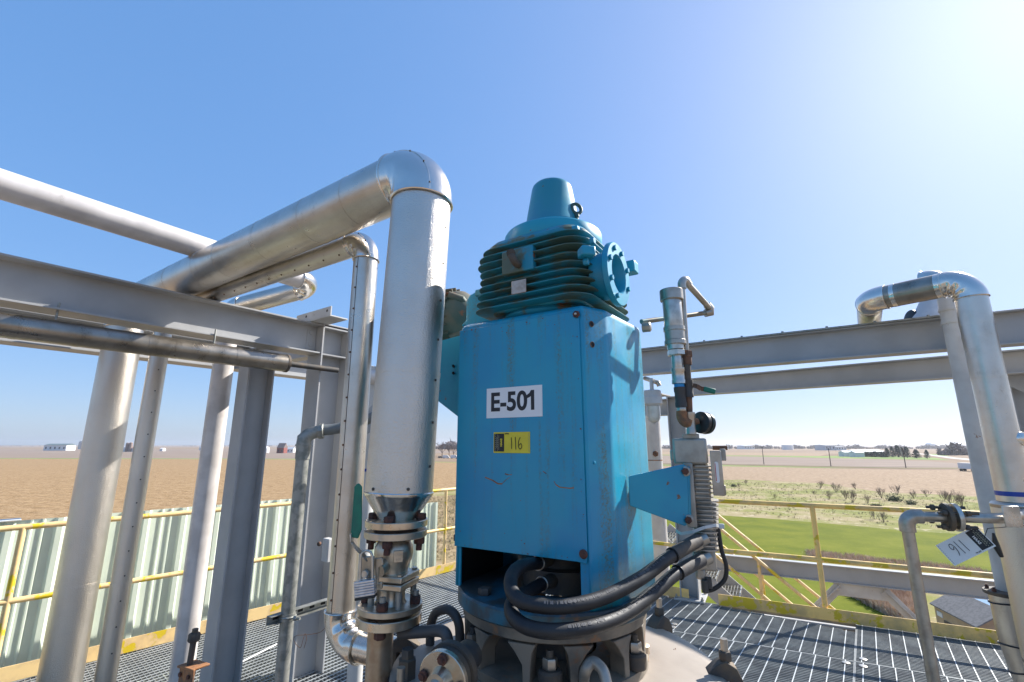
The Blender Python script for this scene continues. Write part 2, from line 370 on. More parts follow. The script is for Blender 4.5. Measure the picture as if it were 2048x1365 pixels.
def textmesh(txt, size, mtl, parent, o, ax, ay, bold=0., name='lettering', extrude=.0004, sx=1., center=True):
    cu = bpy.data.curves.new('t', 'FONT'); cu.body = txt; cu.size = size; cu.offset = bold; cu.extrude = extrude
    if center: cu.align_x = 'CENTER'; cu.align_y = 'CENTER'
    tmp = bpy.data.objects.new('t', cu); COL.objects.link(tmp)
    dg = bpy.context.evaluated_depsgraph_get(); dg.update(); me = bpy.data.meshes.new_from_object(tmp.evaluated_get(dg))
    bpy.data.objects.remove(tmp); az = ax.cross(ay); og = ORG[parent.name]
    for v in me.vertices:
        p = V3(o) + ax * v.co.x * sx + ay * v.co.y + az * v.co.z - og; v.co = p
    me.materials.clear(); me.materials.append(mtl); me.name = name
    ob = bpy.data.objects.new(name, me); COL.objects.link(ob); ob.parent = parent; ORG[ob.name] = og; return ob
# ================================================================== GROUND AND FAR SETTING
def ground_mat(name, cols, sc, detail=8, stretch=(1, 1, 1), rows=None, bump=.3, speck=None, rot=0.):
    m = bpy.data.materials.new(name); m.use_nodes = True; n = m.node_tree.nodes; L = m.node_tree.links; b = n['Principled BSDF']
    b.inputs['Roughness'].default_value = .95; b.inputs['Specular IOR Level'].default_value = .1
    tc = n.new('ShaderNodeTexCoord'); mp = n.new('ShaderNodeMapping'); mp.inputs['Scale'].default_value = stretch
    mp.inputs['Rotation'].default_value = (0, 0, rot); mp.vector_type = 'POINT'
    mp0 = n.new('ShaderNodeMapping'); mp0.inputs['Rotation'].default_value = (0, 0, rot); L.new(tc.outputs['Object'], mp0.inputs['Vector']); mp.inputs['Rotation'].default_value = (0, 0, 0)
    L.new(mp0.outputs[0], mp.inputs['Vector'])
    t = n.new('ShaderNodeTexNoise'); t.inputs['Scale'].default_value = sc; t.inputs['Detail'].default_value = detail; t.inputs['Roughness'].default_value = .62
    L.new(mp.outputs[0], t.inputs['Vector'])
    cr = n.new('ShaderNodeValToRGB'); e = cr.color_ramp.elements
    e[0].position = cols[0][0]; e[0].color = (*cols[0][1], 1); e[1].position = cols[-1][0]; e[1].color = (*cols[-1][1], 1)
    for p, c in cols[1:-1]: x = e.new(p); x.color = (*c, 1)
    L.new(t.outputs['Fac'], cr.inputs[0]); c = cr.outputs[0]
    if rows:      # crop rows: (spacing, strength)
        wv = n.new('ShaderNodeTexWave'); wv.inputs['Scale'].default_value = 1 / rows[0]; wv.inputs['Distortion'].default_value = 1.2; wv.inputs['Detail'].default_value = 3; wv.inputs['Detail Scale'].default_value = .6
        wv.bands_direction = 'Y'; L.new(mp0.outputs[0], wv.inputs['Vector'])
        mr = n.new('ShaderNodeMapRange'); mr.inputs[3].default_value = 1 - rows[1]; mr.inputs[4].default_value = 1 + rows[1] * .4; L.new(wv.outputs['Fac'], mr.inputs[0])
        mx = n.new('ShaderNodeVectorMath'); mx.operation = 'SCALE'; L.new(c, mx.inputs[0]); L.new(mr.outputs[0], mx.inputs['Scale']); c = mx.outputs[0]
    if speck:     # light straw litter
        t2 = n.new('ShaderNodeTexNoise'); t2.inputs['Scale'].default_value = speck[1]; t2.inputs['Detail'].default_value = 4; t2.inputs['Roughness'].default_value = .8; L.new(mp0.outputs[0], t2.inputs['Vector'])
        mr2 = n.new('ShaderNodeMapRange'); mr2.inputs[1].default_value = speck[2]; mr2.inputs[2].default_value = speck[2] + .12; L.new(t2.outputs['Fac'], mr2.inputs[0])
        x2 = n.new('ShaderNodeMix'); x2.data_type = 'RGBA'; L.new(mr2.outputs[0], x2.inputs[0]); L.new(c, x2.inputs[6]); x2.inputs[7].default_value = (*speck[0], 1); c = x2.outputs[2]
    L.new(c, b.inputs['Base Color'])
    if bump:
        bp = n.new('ShaderNodeBump'); bp.inputs['Strength'].default_value = bump; bp.inputs['Distance'].default_value = .3; L.new(t.outputs['Fac'], bp.inputs['Height']); L.new(bp.outputs[0], b.inputs['Normal'])
    return m
G_BASE = ground_mat('harvested_farmland', [(.3, (.20, .135, .085)), (.7, (.30, .22, .145))], .006, 6)
G_STUB = ground_mat('golden_corn_stubble', [(.30, (.18, .105, .045)), (.5, (.285, .18, .085)), (.70, (.40, .27, .145))], .75, 14, rows=(16., .08), speck=((.54, .40, .25), 2.8, .54), rot=.25)
G_STUB2 = ground_mat('pinkish_corn_stubble', [(.3, (.20, .135, .08)), (.5, (.30, .21, .13)), (.72, (.41, .30, .195))], .8, 12, rows=(16., .08), speck=((.52, .42, .32), 1.0, .57), rot=-.1)
G_TILL = ground_mat('tilled_grey_brown_soil', [(.3, (.20, .15, .115)), (.7, (.29, .225, .175))], .05, 8, stretch=(.4, 3, 1), rot=-.12)
G_LAWN = ground_mat('mown_green_lawn', [(.3, (.085, .11, .004)), (.52, (.122, .140, .006)), (.75, (.17, .175, .014))], .22, 10, speck=((.25, .22, .045), 3.0, .60), bump=.15)
G_ROUGH = ground_mat('rough_meadow', [(.26, (.13, .15, .03)), (.46, (.21, .205, .06)), (.56, (.29, .235, .12)), (.74, (.38, .30, .18))], .09, 12, speck=((.48, .40, .28), .7, .56), bump=.6)
G_ROUGHB = ground_mat('dry_brown_meadow', [(.30, (.14, .13, .05)), (.5, (.26, .19, .10)), (.72, (.38, .28, .17))], .2, 11, speck=((.42, .33, .2), .8, .56), bump=.5)
G_GREENF = ground_mat('winter_wheat_green', [(.3, (.13, .20, .045)), (.7, (.24, .30, .09))], .03, 6)
G_GRAVEL = ground_mat('pale_gravel', [(.3, (.42, .37, .31)), (.7, (.58, .52, .45))], .3, 8)
G_DARKV = ground_mat('dark_verge', [(.3, (.10, .10, .045)), (.7, (.22, .18, .09))], .05, 8)
G_WATER = mat('pond_water', (.20, .30, .40), .12, 0)
def gpt(px, py, dz=0.):
    a, b = ray(px, py); Y = (GZ + dz - EYE) / b; return V3((a * Y, Y, GZ + dz))
def sheet(name, pts, m, dz):
    b = MB(); b.quad([V3((p[0], p[1], GZ + dz)) for p in pts]); o = struct(b, name, m, smooth=False); return o
R_ = 30000
sheet('ground', [(-R_, -2000), (R_, -2000), (R_, R_), (-R_, R_)], G_BASE, 0)
# left: one big stubble field, darker line, more fields behind
sheet('stubble_field', [(-900, 18), (-2, 58), (26, 205), (-15, 330), (-200, 420), (-900, 470)], G_STUB, .02)
sheet('grass_verge', [(-900, 470), (-200, 420), (-15, 330), (26, 205), (27, 208), (-14, 336), (-198, 436), (-900, 492)], G_GREENF, .03)
sheet('tilled_field', [(-2200, 500), (-900, 492), (-198, 436), (-60, 900), (-400, 1500), (-2200, 1500)], G_TILL, .025)
# right: lawn, meadow, stubble, track, tilled field, green field, road
def gp(*q): return [tuple(gpt(*p)[:2]) for p in q]
sheet('lawn', gp((1290, 1035), (1440, 1032), (1520, 1037), (1700, 1052), (1800, 1062), (1960, 1072), (2100, 1085), (2150, 1200), (1960, 1150), (1800, 1133), (1700, 1118), (1640, 1112), (1640, 1130), (1760, 1140), (1900, 1160), (1800, 1195), (1770, 1215), (1800, 1300), (1500, 1300), (1200, 1300), (1220, 1035)), G_LAWN, .06)
sheet('rough_meadow_strip', gp((900, 975), (1300, 965), (1480, 960), (1640, 967), (1760, 985), (2100, 1000), (2200, 1090), (2100, 1300), (1700, 1400), (1000, 1400), (700, 1400), (800, 1010)), G_ROUGH, .04)
sheet('dry_meadow', gp((700, 1002), (915, 990), (1150, 985), (1270, 1000), (1200, 1300), (600, 1300)), G_ROUGHB, .05)
sheet('stubble_field_beyond_meadow', gp((1180, 935), (1445, 932), (1640, 937), (1800, 940), (2400, 945), (2500, 1015), (2100, 1002), (1760, 987), (1640, 968), (1480, 961), (1180, 970)), G_STUB2, .03)
sheet('gravel_track', gp((1150, 927.4), (1445, 930.2), (1640, 934.5), (1800, 937.6), (1930, 938.2), (2300, 941), (2300, 939.4), (1930, 936.2), (1800, 936.0), (1640, 932.8), (1445, 928.8), (1150, 926)), G_DARKV, .05)
sheet('grass_verge_by_track', gp((1150, 930.6), (1445, 933.0), (1640, 936.4), (1720, 937.8), (1640, 935.2), (1445, 931.2), (1150, 928.6)), G_GREENF, .06)
sheet('tilled_field_beyond_track', gp((1150, 910), (1445, 913), (1560, 915), (1700, 918), (1860, 923), (2000, 934), (1930, 935.7), (1800, 935.4), (1640, 932.2), (1445, 928.2), (1150, 925.4)), G_TILL, .03)
sheet('far_field', gp((1150, 903), (1445, 905.5), (1660, 908), (1640, 912.5), (1445, 911), (1150, 908)), G_STUB2, .03)
sheet('green_field_strip', gp((1200, 908.6), (1445, 911.3), (1640, 912.8), (1700, 911.5), (1780, 913), (1868, 916), (1900, 921), (1700, 917.4), (1560, 914.4), (1445, 912.4), (1200, 909.8)), G_GREENF, .05)
sheet('gravel_road', gp((1815, 906.5), (1850, 910), (1900, 917.5), (1990, 926.5), (2200, 948), (2200, 944), (1990, 922.5), (1910, 915.5), (1858, 909), (1825, 906)), G_GRAVEL, .08)
sheet('green_field_beside_road', gp((1845, 908), (1880, 909), (1900, 913.5), (1880, 914)), G_GREENF, .06)
sheet('pond', gp((1928, 1180), (1990, 1186), (1990, 1226), (1970, 1222), (1948, 1202)), G_WATER, .07)

# ---- weeds, reeds, shrubs
M_TWIG = mat('bare_twigs', (.16, .115, .085), .9); M_DRYG = mat('dry_grass_tufts', (.42, .32, .20), .95, col2=(.30, .25, .12), nscale=.8)
M_REED = mat('brown_reeds', (.60, .46, .34), .95, col2=(.44, .30, .20), nscale=1.2)
M_BUSHG = mat('dark_green_bush', (.055, .07, .02), .9, col2=(.09, .09, .03), nscale=2)
def tufts(name, poly, cnt, h, m, label, cat, wd=.35, blades=7):
    b = MB(); xs = [p[0] for p in poly]; ys = [p[1] for p in poly]; k = 0
    P = [V3((p[0], p[1], 0)) for p in poly]
    def inside(x, y):
        c = False; j = len(P) - 1
        for i in range(len(P)):
            if (P[i].y > y) != (P[j].y > y) and x < (P[j].x - P[i].x) * (y - P[i].y) / (P[j].y - P[i].y) + P[i].x: c = not c
            j = i
        return c
    while k < cnt:
        x = random.uniform(min(xs), max(xs)); y = random.uniform(min(ys), max(ys))
        if not inside(x, y): continue
        k += 1; hh = h * random.uniform(.5, 1.3)
        for _ in range(blades):
            a = random.uniform(0, 6.28); r = random.uniform(0, wd); bx = x + r * math.cos(a); by = y + r * math.sin(a)
            t = V3((random.gauss(0, .25) * hh, random.gauss(0, .25) * hh, hh * random.uniform(.6, 1.1))); s = V3((math.cos(a + 1), math.sin(a + 1), 0)) * hh * .07
            p = V3((bx, by, GZ + .03)); b.add([p - s, p + s, p + t], [(0, 1, 2)])
    o = b.build(name, m, smooth=False); tag(o, label, cat, kind='stuff'); return o
tufts('meadow_weeds', gp((1440, 962), (1640, 969), (1760, 987), (1960, 1000), (1960, 1068), (1700, 1046), (1440, 1028)), 1700, .34, M_DRYG, 'dry tufts of weeds scattered over the rough meadow', 'weeds')
tufts('pond_reeds', gp((1610, 1104), (1640, 1106), (1700, 1112), (1800, 1124), (1990, 1146), (1990, 1158), (1800, 1138), (1700, 1125), (1640, 1120), (1612, 1114)), 800, .42, M_REED, 'brown dead reeds along the ditch below the lawn', 'reeds', .3, 9)
tufts('reed_patch', gp((1700, 1192), (1760, 1172), (1830, 1176), (1838, 1240), (1790, 1240), (1740, 1215)), 1500, .8, M_REED, 'patch of brown dead reeds seen through the knee brace', 'reeds', .3, 9)
tufts('dry_meadow_grass', gp((820, 1000), (912, 992), (912, 1120), (820, 1120)), 1500, .35, M_DRYG, 'dry brown grass beyond the corner of the platform', 'grass')
def shrub(px, py, h, seed, m=M_TWIG, label='', dense=1.):
    h *= .9; rnd = random.Random(seed); p = gpt(px, py); b = MB(); rt = thing('bare_shrub', label, 'shrub', p, 'bare shrubs on the rough meadow')
    def br(p0, d, l, r, lv):
        p1 = p0 + d * l; b.tube([p0, (p0 + p1) / 2 + V3((rnd.gauss(0, .05), rnd.gauss(0, .05), 0)) * l, p1], [r * .6, r * .5, r * .4], 4, caps=False)
        if lv:
            for _ in range(4 if lv > 1 else 4):
                a = V3((rnd.gauss(0, .55), rnd.gauss(0, .55), rnd.uniform(.3, 1))).normalized()
                br(p0.lerp(p1, rnd.uniform(.4, 1)), (d * .6 + a * .7).normalized(), l * rnd.uniform(.5, .75), r * .6, lv - 1)
    for _ in range(int(5 * dense)):
        a = V3((rnd.gauss(0, .45), rnd.gauss(0, .45), 1)).normalized(); br(p, a, h * .5, h * .016, 2)
    b.build('branches', m, rt, smooth=False); return rt
sh = [(1478, 975, 1.6, 'small twiggy shrub nearest the finned pot'), (1492, 970, 2.0, 'thin brown shrub second from the finned pot'), (1628, 990, 1.5, 'single low shrub standing left of the shrub cluster'),
      (1640, 978, 3.0, 'tall bare shrub at the left end of the cluster'), (1660, 998, 2.4, 'bare shrub low in the left of the cluster'), (1672, 985, 3.4, 'tallest wispy bare shrub in the cluster'), (1692, 1000, 2.8, 'leaning bare shrub in the middle of the cluster'),
      (1706, 1006, 3.6, 'broad bare shrub in front of the cluster'), (1712, 980, 2.6, 'bare shrub behind the broad one'), (1736, 1008, 2.4, 'bare shrub right of the broad one'), (1764, 998, 3.4, 'forked bare shrub left of the dark green bush'),
      (1795, 990, 3.2, 'bare shrub just left above the green bush'), (1828, 998, 2.6, 'bare shrub between the two green bushes'), (1853, 994, 2.4, 'bare shrub above the second green bush'), (1905, 1012, 4.0, 'dense bare shrub beside the tall right pipe'),
      (1925, 1016, 3.8, 'bare shrub nearest the tall right pipe'), (1890, 1002, 3.0, 'bare shrub at the far right of the meadow'), (1750, 1040, 1.8, 'low bare shrub close behind the top rail'), (1768, 1046, 2.2, 'bare shrub just right of the rail post'), (1550, 998, 1.4, 'tiny shrub alone in the open meadow')]
for i, (x, y, h, lb) in enumerate(sh): shrub(x, y, h, i + 3, label=lb, dense=1.6)
def bush(px, py, r, label, m=M_BUSHG, name='green_bush', cat='bush', tall=.8):
    p = gpt(px, py); b = MB(); rnd = random.Random(px)
    for _ in range(420):
        q = V3((rnd.gauss(0, .5), rnd.gauss(0, .5), abs(rnd.gauss(0, .5)) * tall + .1)) * r; s = r * .16
        a = V3((rnd.gauss(0, 1), rnd.gauss(0, 1), rnd.gauss(0, 1))).normalized() * s; c = a.orthogonal().normalized() * s
        b.add([p + q - a, p + q + c, p + q + a], [(0, 1, 2)])
    o = b.build(name, m, smooth=False, org=p); return tag(o, label, cat, 'round bushes on the meadow')
bush(1790, 1003, 1.3, 'larger dark green bush in the meadow behind the rail'); bush(1823, 1010, .95, 'smaller dark green bush right of the larger one'); bush(1752, 1014, .9, 'flat green bush just above the top rail', tall=.4); bush(1467, 974, .8, 'brown green bush close to the finned pot')

# ---- far things on the right
M_WOOD = mat('weathered_pole_wood', (.12, .085, .065), .9); M_CROWN = mat('dark_evergreen', (.035, .05, .03), .9, col2=(.055, .07, .035), nscale=.4)
M_BARE = mat('bare_woodland', (.17, .125, .115), .95, col2=(.12, .10, .08), nscale=.05); M_WHT = mat('white_building', (.72, .70, .68), .6); M_ROOF = mat('grey_far_roof', (.45, .47, .50), .5)
M_ROOFD = mat('dark_far_roof', (.10, .14, .14), .6); M_REDB = mat('red_barn_wall', (.22, .06, .045), .8); M_CONC = mat('silo_concrete', (.46, .45, .44), .8); M_WIN = mat('dark_window', (.03, .035, .04), .2)
pole_lb = ['utility pole nearest the finned pot beside the track', 'utility pole in the middle of the three by the track', 'utility pole furthest right by the track']
for (px, y0, y1), lb in zip(((1528, 929.5, 893), (1662, 933.5, 896), (1812, 936.5, 896)), pole_lb):
    p = gpt(px, y0); h = (at(px, y1, p.y).z - GZ)
    t = thing('utility_pole', lb, 'utility pole', p, 'utility poles along the track')
    b = MB(); b.cyl(p, p + Zv * h, .24, .17, 8); b.build('pole', M_WOOD, t)
    b = MB(); b.box(p + Zv * (h - .8), 2.6, .16, .18, V3((.9, -.4, 0)), V3((.4, .9, 0))); b.build('crossarm', M_WOOD, t)
    for k in (-1.1, .1, 1.1):
        b = MB(); b.cyl(p + Zv * (h - .7) + V3((.9, -.4, 0)) * k, p + Zv * (h - .4) + V3((.9, -.4, 0)) * k, .07, n=6); b.build('insulator', M_WHT, t)
def evergreen(px, y0, h, wd, lb):
    h *= .72; wd *= .85
    p = gpt(px, y0); t = thing('evergreen_tree', lb, 'tree', p, 'evergreens beside the far farm'); b = MB(); b.cyl(p, p + Zv * h * .5, wd * .06, wd * .03, 8); b.build('trunk', M_WOOD, t)
    b = MB(); rnd = random.Random(px)
    for _ in range(520):
        u = rnd.random() ** .8; z = h * (.06 + .94 * u); rr = wd * .5 * (1 - u) ** .6 * math.sqrt(rnd.random()) * rnd.uniform(.8, 1.15); a = rnd.uniform(0, 6.28); q = p + V3((rr * math.cos(a), rr * math.sin(a), z)); s = wd * .09
        v = V3((math.cos(a), math.sin(a), -.5)) * s * 1.3; c = V3((-math.sin(a), math.cos(a), .2)) * s
        b.add([q - c, q + c, q + v], [(0, 1, 2)])
    b.build('crown', M_CROWN, t, smooth=False)
for i, (px, y0, h, wd, lb) in enumerate(((1776, 915, 13, 8.5, 'leftmost evergreen at the end of the long far shed'), (1786, 914.5, 15, 9, 'second evergreen, overlapping the leftmost'), (1797, 914.8, 17, 10.5, 'tallest broad evergreen of the far row'), (1805, 914.4, 14, 8, 'narrow evergreen right of the tallest'),
                                         (1815, 916, 15, 10, 'evergreen behind the rightmost utility pole'), (1834, 917, 11.5, 9.5, 'round evergreen standing apart by the road'), (1855, 917.5, 11, 6.5, 'last evergreen, closest to the gravel road'))): evergreen(px, y0, h, wd, lb)
def shed(name, lb, cat, px0, px1, ybase, hgt, dep, wall, roof, D=None, gable=.35, grp=None, windows=0):
    a = gpt(px0, ybase); c = gpt(px1, ybase)
    if D: a = V3((ray(px0, ybase)[0] * D, D, GZ)); c = V3((ray(px1, ybase)[0] * D, D, GZ))
    d = (c - a); l = d.length; d.normalize(); n = V3((-d.y, d.x, 0)); t = thing(name, lb, cat, a, grp)
    b = MB(); b.box(a + d * l / 2 + n * dep / 2 + Zv * hgt / 2, l, dep, hgt, d, n); b.build('wall', wall, t, smooth=False)
    b = MB(); o = a + Zv * (hgt + .02) - d * l * .01 - n * dep * .06; q = dep * 1.12
    b.prism([o, o + n * q, o + n * q / 2 + Zv * hgt * gable], d * l * 1.02); b.build('roof', roof, t, smooth=False)
    for k in range(windows):
        b = MB(); b.box(a + d * l * (k + .5) / windows - n * .03 + Zv * hgt * .5, l / windows * .35, .05, hgt * .4, d, n); b.build('door', M_WIN, t, smooth=False)
    return t
shed('long_shed', 'long white roofed livestock shed with a dark hedge in front', 'shed', 1712, 1772, 912.5, 5, 18, M_WHT, M_WHT, windows=6)
b = MB(); rnd = random.Random(5)
pa, pb = gpt(1722, 914), gpt(1774, 915)
for _ in range(700):
    q = pa.lerp(pb, rnd.random()) + V3((0, rnd.uniform(-1.5, 1.5), rnd.uniform(0, 4.6))); b.add([q + V3((rnd.gauss(0, .8), rnd.gauss(0, .8), rnd.gauss(0, .8))) for _ in range(3)], [(0, 1, 2)])
tag(b.build('hedge', M_CROWN, smooth=False, org=pa), 'dark trimmed hedge along the front of the long far shed', 'hedge')
shed('white_hoop_house', 'white low hoop house left of the pair before the hedge', 'shed', 1689, 1708, 913.6, 4.5, 9, M_WHT, M_WHT, grp='low white sheds')
shed('white_hoop_house', 'white low hoop house right of the pair before the hedge', 'shed', 1711, 1730, 914.6, 4.5, 9, M_WHT, M_ROOF, grp='low white sheds')
shed('factory_building', 'pale boxy factory with a raised flat roof behind the fields', 'factory', 1652, 1672, 907, 12, 40, M_ROOF, M_WHT, D=1150, gable=.15, windows=3)
shed('factory_wing', 'low pale factory wing right of the boxy factory', 'factory', 1673, 1694, 906, 9, 40, M_WHT, M_ROOF, D=1150, gable=.12, windows=4)
shed('warehouse', 'long pale warehouse among far trees left of the white tank', 'warehouse', 1490, 1510, 905, 10, 50, M_WHT, M_ROOF, D=1500, gable=.12, windows=4)
shed('far_warehouse', 'small warehouse at the far left of the right hand skyline', 'warehouse', 1446, 1462, 903, 9, 50, M_ROOF, M_WHT, D=1700, gable=.12, windows=3)
def lathe_thing(name, lb, cat, px, D, prof, m, grp=None, roofp=None):
    p = V3((ray(px, 895)[0] * D, D, GZ)); t = thing(name, lb, cat, p, grp); b = MB(); b.lathe(prof, p, Zv, 28); b.build('shell', m, t)
    if roofp: b = MB(); b.lathe(roofp, p, Zv, 28); b.build('roof', m, t)
    return t
k = 1300 / 940
lathe_thing('storage_tank', 'big white round storage tank on the skyline', 'tank', 1575, 1300, [(14, 0), (14, 12.6)], M_WHT, roofp=[(14, 12.62), (9, 14), (.1, 14.6)])
lathe_thing('storage_dome', 'large pale dome behind trees above the gravel road', 'dome', 1862, 2200, [(20, 0), (20, 16), (20.1, 16.1)], M_WHT, 'pale storage domes', [(20.5, 16.2), (17, 20), (10, 23), (.1, 24.5)])
lathe_thing('storage_dome', 'lower pale dome furthest right on the skyline', 'dome', 1917, 2300, [(19, 0), (19, 13), (19.1, 13.1)], M_WHT, 'pale storage domes', [(19.5, 13.2), (14, 18), (7, 20.5), (.1, 21.5)])
# trailer on the track at the far right
p = gpt(1922, 942); q = gpt(1953, 943.5); d = (q - p).normalized(); n = V3((-d.y, d.x, 0)); l = (q - p).length
t = thing('semi_trailer', 'white semi trailer parked on the track beside the right pipe', 'trailer', p); b = MB(); b.box((p + q) / 2 + Zv * 2.4, l, 2.6, 2.7, d, n); b.build('body', M_WHT, t, bevel=.05)
for s in (.12, .2, .86):
    for sn in (-1, 1):
        b = MB(); b.cyl(p.lerp(q, s) + n * sn * 1.2 + Zv * .5, p.lerp(q, s) + n * sn * .9 + Zv * .5, .5, n=14); b.build('wheel', M_BLACK, t)
# woodland on the horizon, one mass per stretch
def woodland(name, lb, a0, a1, D, hmin, hmax, cnt, seed):
    b = MB(); rnd = random.Random(seed)
    for _ in range(cnt):
        px = rnd.uniform(a0, a1); Dd = D * rnd.uniform(.94, 1.1); x = ray(px, 893)[0] * Dd
        env = .65 + .35 * math.sin(px * .11 + seed) * math.sin(px * .037); h = rnd.uniform(hmin, hmax) * env; wd = h * rnd.uniform(.5, .9)
        for _ in range(16):
            s = wd * .28; z = h * rnd.uniform(.25, 1.); rr = wd * .6 * math.sqrt(max(0, 1 - (z / h - .55) ** 2 * 3.2)); aa = rnd.uniform(0, 6.28)
            q = V3((x + rr * math.cos(aa) * rnd.random(), Dd + rr * math.sin(aa) * rnd.random(), GZ + z)); b.add([q + V3((rnd.gauss(0, s), rnd.gauss(0, s), rnd.gauss(0, s))) for _ in range(3)], [(0, 1, 2)])
        b.add([V3((x - wd * .5, Dd, GZ)), V3((x + wd * .5, Dd, GZ)), V3((x + wd * .35, Dd, GZ + h * .72)), V3((x - wd * .35, Dd, GZ + h * .72))], [(0, 1, 2, 3)])
        b.add([V3((x, Dd - wd * .5, GZ)), V3((x, Dd + wd * .5, GZ)), V3((x, Dd + wd * .35, GZ + h * .72)), V3((x, Dd - wd * .35, GZ + h * .72))], [(0, 1, 2, 3)])
    o = b.build(name, M_BARE, smooth=False); tag(o, lb, 'woodland', kind='stuff')
woodland('far_woodland', 'band of bare far woodland along the right hand skyline', 1290, 2100, 1700, 8, 15, 900, 2)
woodland('far_woodland', 'bare woodland on the skyline between big pipe and blue housing', 680, 920, 1500, 16, 26, 130, 9)
woodland('roadside_grove', 'dense grove of bare trees beside the right hand gravel road', 1875, 2080, 620, 9, 13, 220, 5)
woodland('far_woodland', 'thin line of distant trees along the left hand skyline', -200, 640, 5200, 10, 16, 260, 4)
# near bare trees and vehicles in the gap right of the big pipe
def bare_tree(px, y0, h, seed, lb):
    rnd = random.Random(seed); p = gpt(px, y0); t = thing('bare_tree', lb, 'tree', p, 'bare trees behind the parked vans'); tb = MB(); cb = MB(); tb.tube([p, p + Zv * h * .35], [h * .03, h * .02], 7); tb.build('trunk', M_WOOD, t)
    def br(p0, d, l, r, lv):
        p1 = p0 + d * l; cb.tube([p0, p1], [r, r * .6], 4, caps=False)
        if lv:
            for _ in range(5): br(p0.lerp(p1, rnd.uniform(.35, 1)), (d * .8 + V3((rnd.gauss(0, .5), rnd.gauss(0, .5), rnd.uniform(0, .6)))).normalized(), l * rnd.uniform(.45, .7), r * .55, lv - 1)
    for _ in range(6): br(p + Zv * h * .3, V3((rnd.gauss(0, .4), rnd.gauss(0, .4), 1)).normalized(), h * .42, h * .014, 3)
    cb.build('crown', M_BARE, t, smooth=False)
bare_tree(884, 916, 15, 4, 'bare tree nearest the big insulated pipe'); bare_tree(898, 914, 12, 7, 'smaller bare tree between the parked vans'); bare_tree(907, 916, 14, 8, 'bare tree nearest the blue housing')
def van(px, y0, L_, H, lb, m):
    p = gpt(px, y0); t = thing('parked_van', lb, 'van', p, 'vans parked at the field edge'); b = MB()
    b.prism([p + V3((-L_ / 2, 0, .5)), p + V3((L_ / 2, 0, .5)), p + V3((L_ / 2, 0, H * .55)), p + V3((L_ / 2 - 1, 0, H * .62)), p + V3((L_ / 2 - 1.7, 0, H)), p + V3((-L_ / 2, 0, H))], (0, 2, 0)); b.build('body', m, t, bevel=.08)
    for s in (-.3, .3):
        b = MB(); b.cyl(p + V3((s * L_, -.03, .45)), p + V3((s * L_, .3, .45)), .42, n=14); b.build('wheel', M_BLACK, t)
    b = MB(); b.box(p + V3((L_ / 2 - 1.9, -.015, H * .72)), 1.0, .03, H * .25); b.build('window', M_WIN, t)
van(892, 917.5, 6.2, 3.0, 'boxy white van beside the big insulated pipe', M_WHT); van(908, 917.8, 6.5, 3.2, 'white van parked nearest the blue housing', M_WHT); van(881, 917, 4.6, 1.8, 'dark low car left of the boxy white van', M_WIN)
# left hand skyline farms
shed('long_barn', 'long white barn with a dark roof on the left skyline', 'barn', 88, 133, 893, 12, 24, M_WHT, M_ROOFD, D=1100, gable=.28, windows=5)
for px, h, r, lb in ((160, 22, 5, 'stout grain elevator silo on the left skyline'), (166, 29, 3, 'slim tallest tower of the left grain elevator')):
    lathe_thing('grain_silo', lb, 'silo', px, 1500, [(r, 0), (r, h)], M_CONC, 'grain elevator silos', [(r, h + .02), (r * .5, h + 3), (.1, h + 4)])
for px, h, r, lb in ((254.5, 15, 2.8, 'left one of two brown farm silos'), (261, 15.5, 3, 'right one of two brown farm silos')):
    lathe_thing('farm_silo', lb, 'silo', px, 900, [(r, 0), (r, h)], mat('brown_silo', (.26, .19, .16), .8), 'farm silos', [(r, h + .02), (r * .8, h + 1.2), (.1, h + 2)])
shed('farm_building', 'low white farm building right of the two silos', 'barn', 264, 280, 894, 7, 14, M_WHT, M_REDB, D=900, gable=.3, windows=2)
shed('farm_building', 'low white farm building left of the two silos', 'barn', 243, 252, 894, 8, 14, M_WHT, M_ROOF, D=900, gable=.3)
shed('red_barn', 'old dark red barn with a gambrel roof between the columns', 'barn', 553, 567, 905, 8, 12, M_REDB, mat('worn_roof', (.16, .12, .11), .8), D=740, gable=.9, windows=2)
lathe_thing('grain_bin', 'round white grain bin left of the red barn', 'grain bin', 532, 760, [(5.2, 0), (5.2, 7)], M_WHT, None, [(5.2, 7.02), (4, 9), (1, 10.5), (.1, 10.6)])
shed('farm_house', 'small white farmhouse right of the red barn', 'house', 573, 586, 903, 6, 9, M_WHT, M_ROOF, D=800, gable=.5, windows=2)
shed('farm_house', 'white far farmhouse left of the grey column', 'house', 398, 414, 898, 7, 9, M_WHT, M_ROOF, D=1200, gable=.5, windows=2)
shed('white_shed', 'tiny white shed between the two nearer insulated posts', 'shed', 320, 326, 896, 5, 9, M_WHT, M_WHT, D=1000, gable=.3)
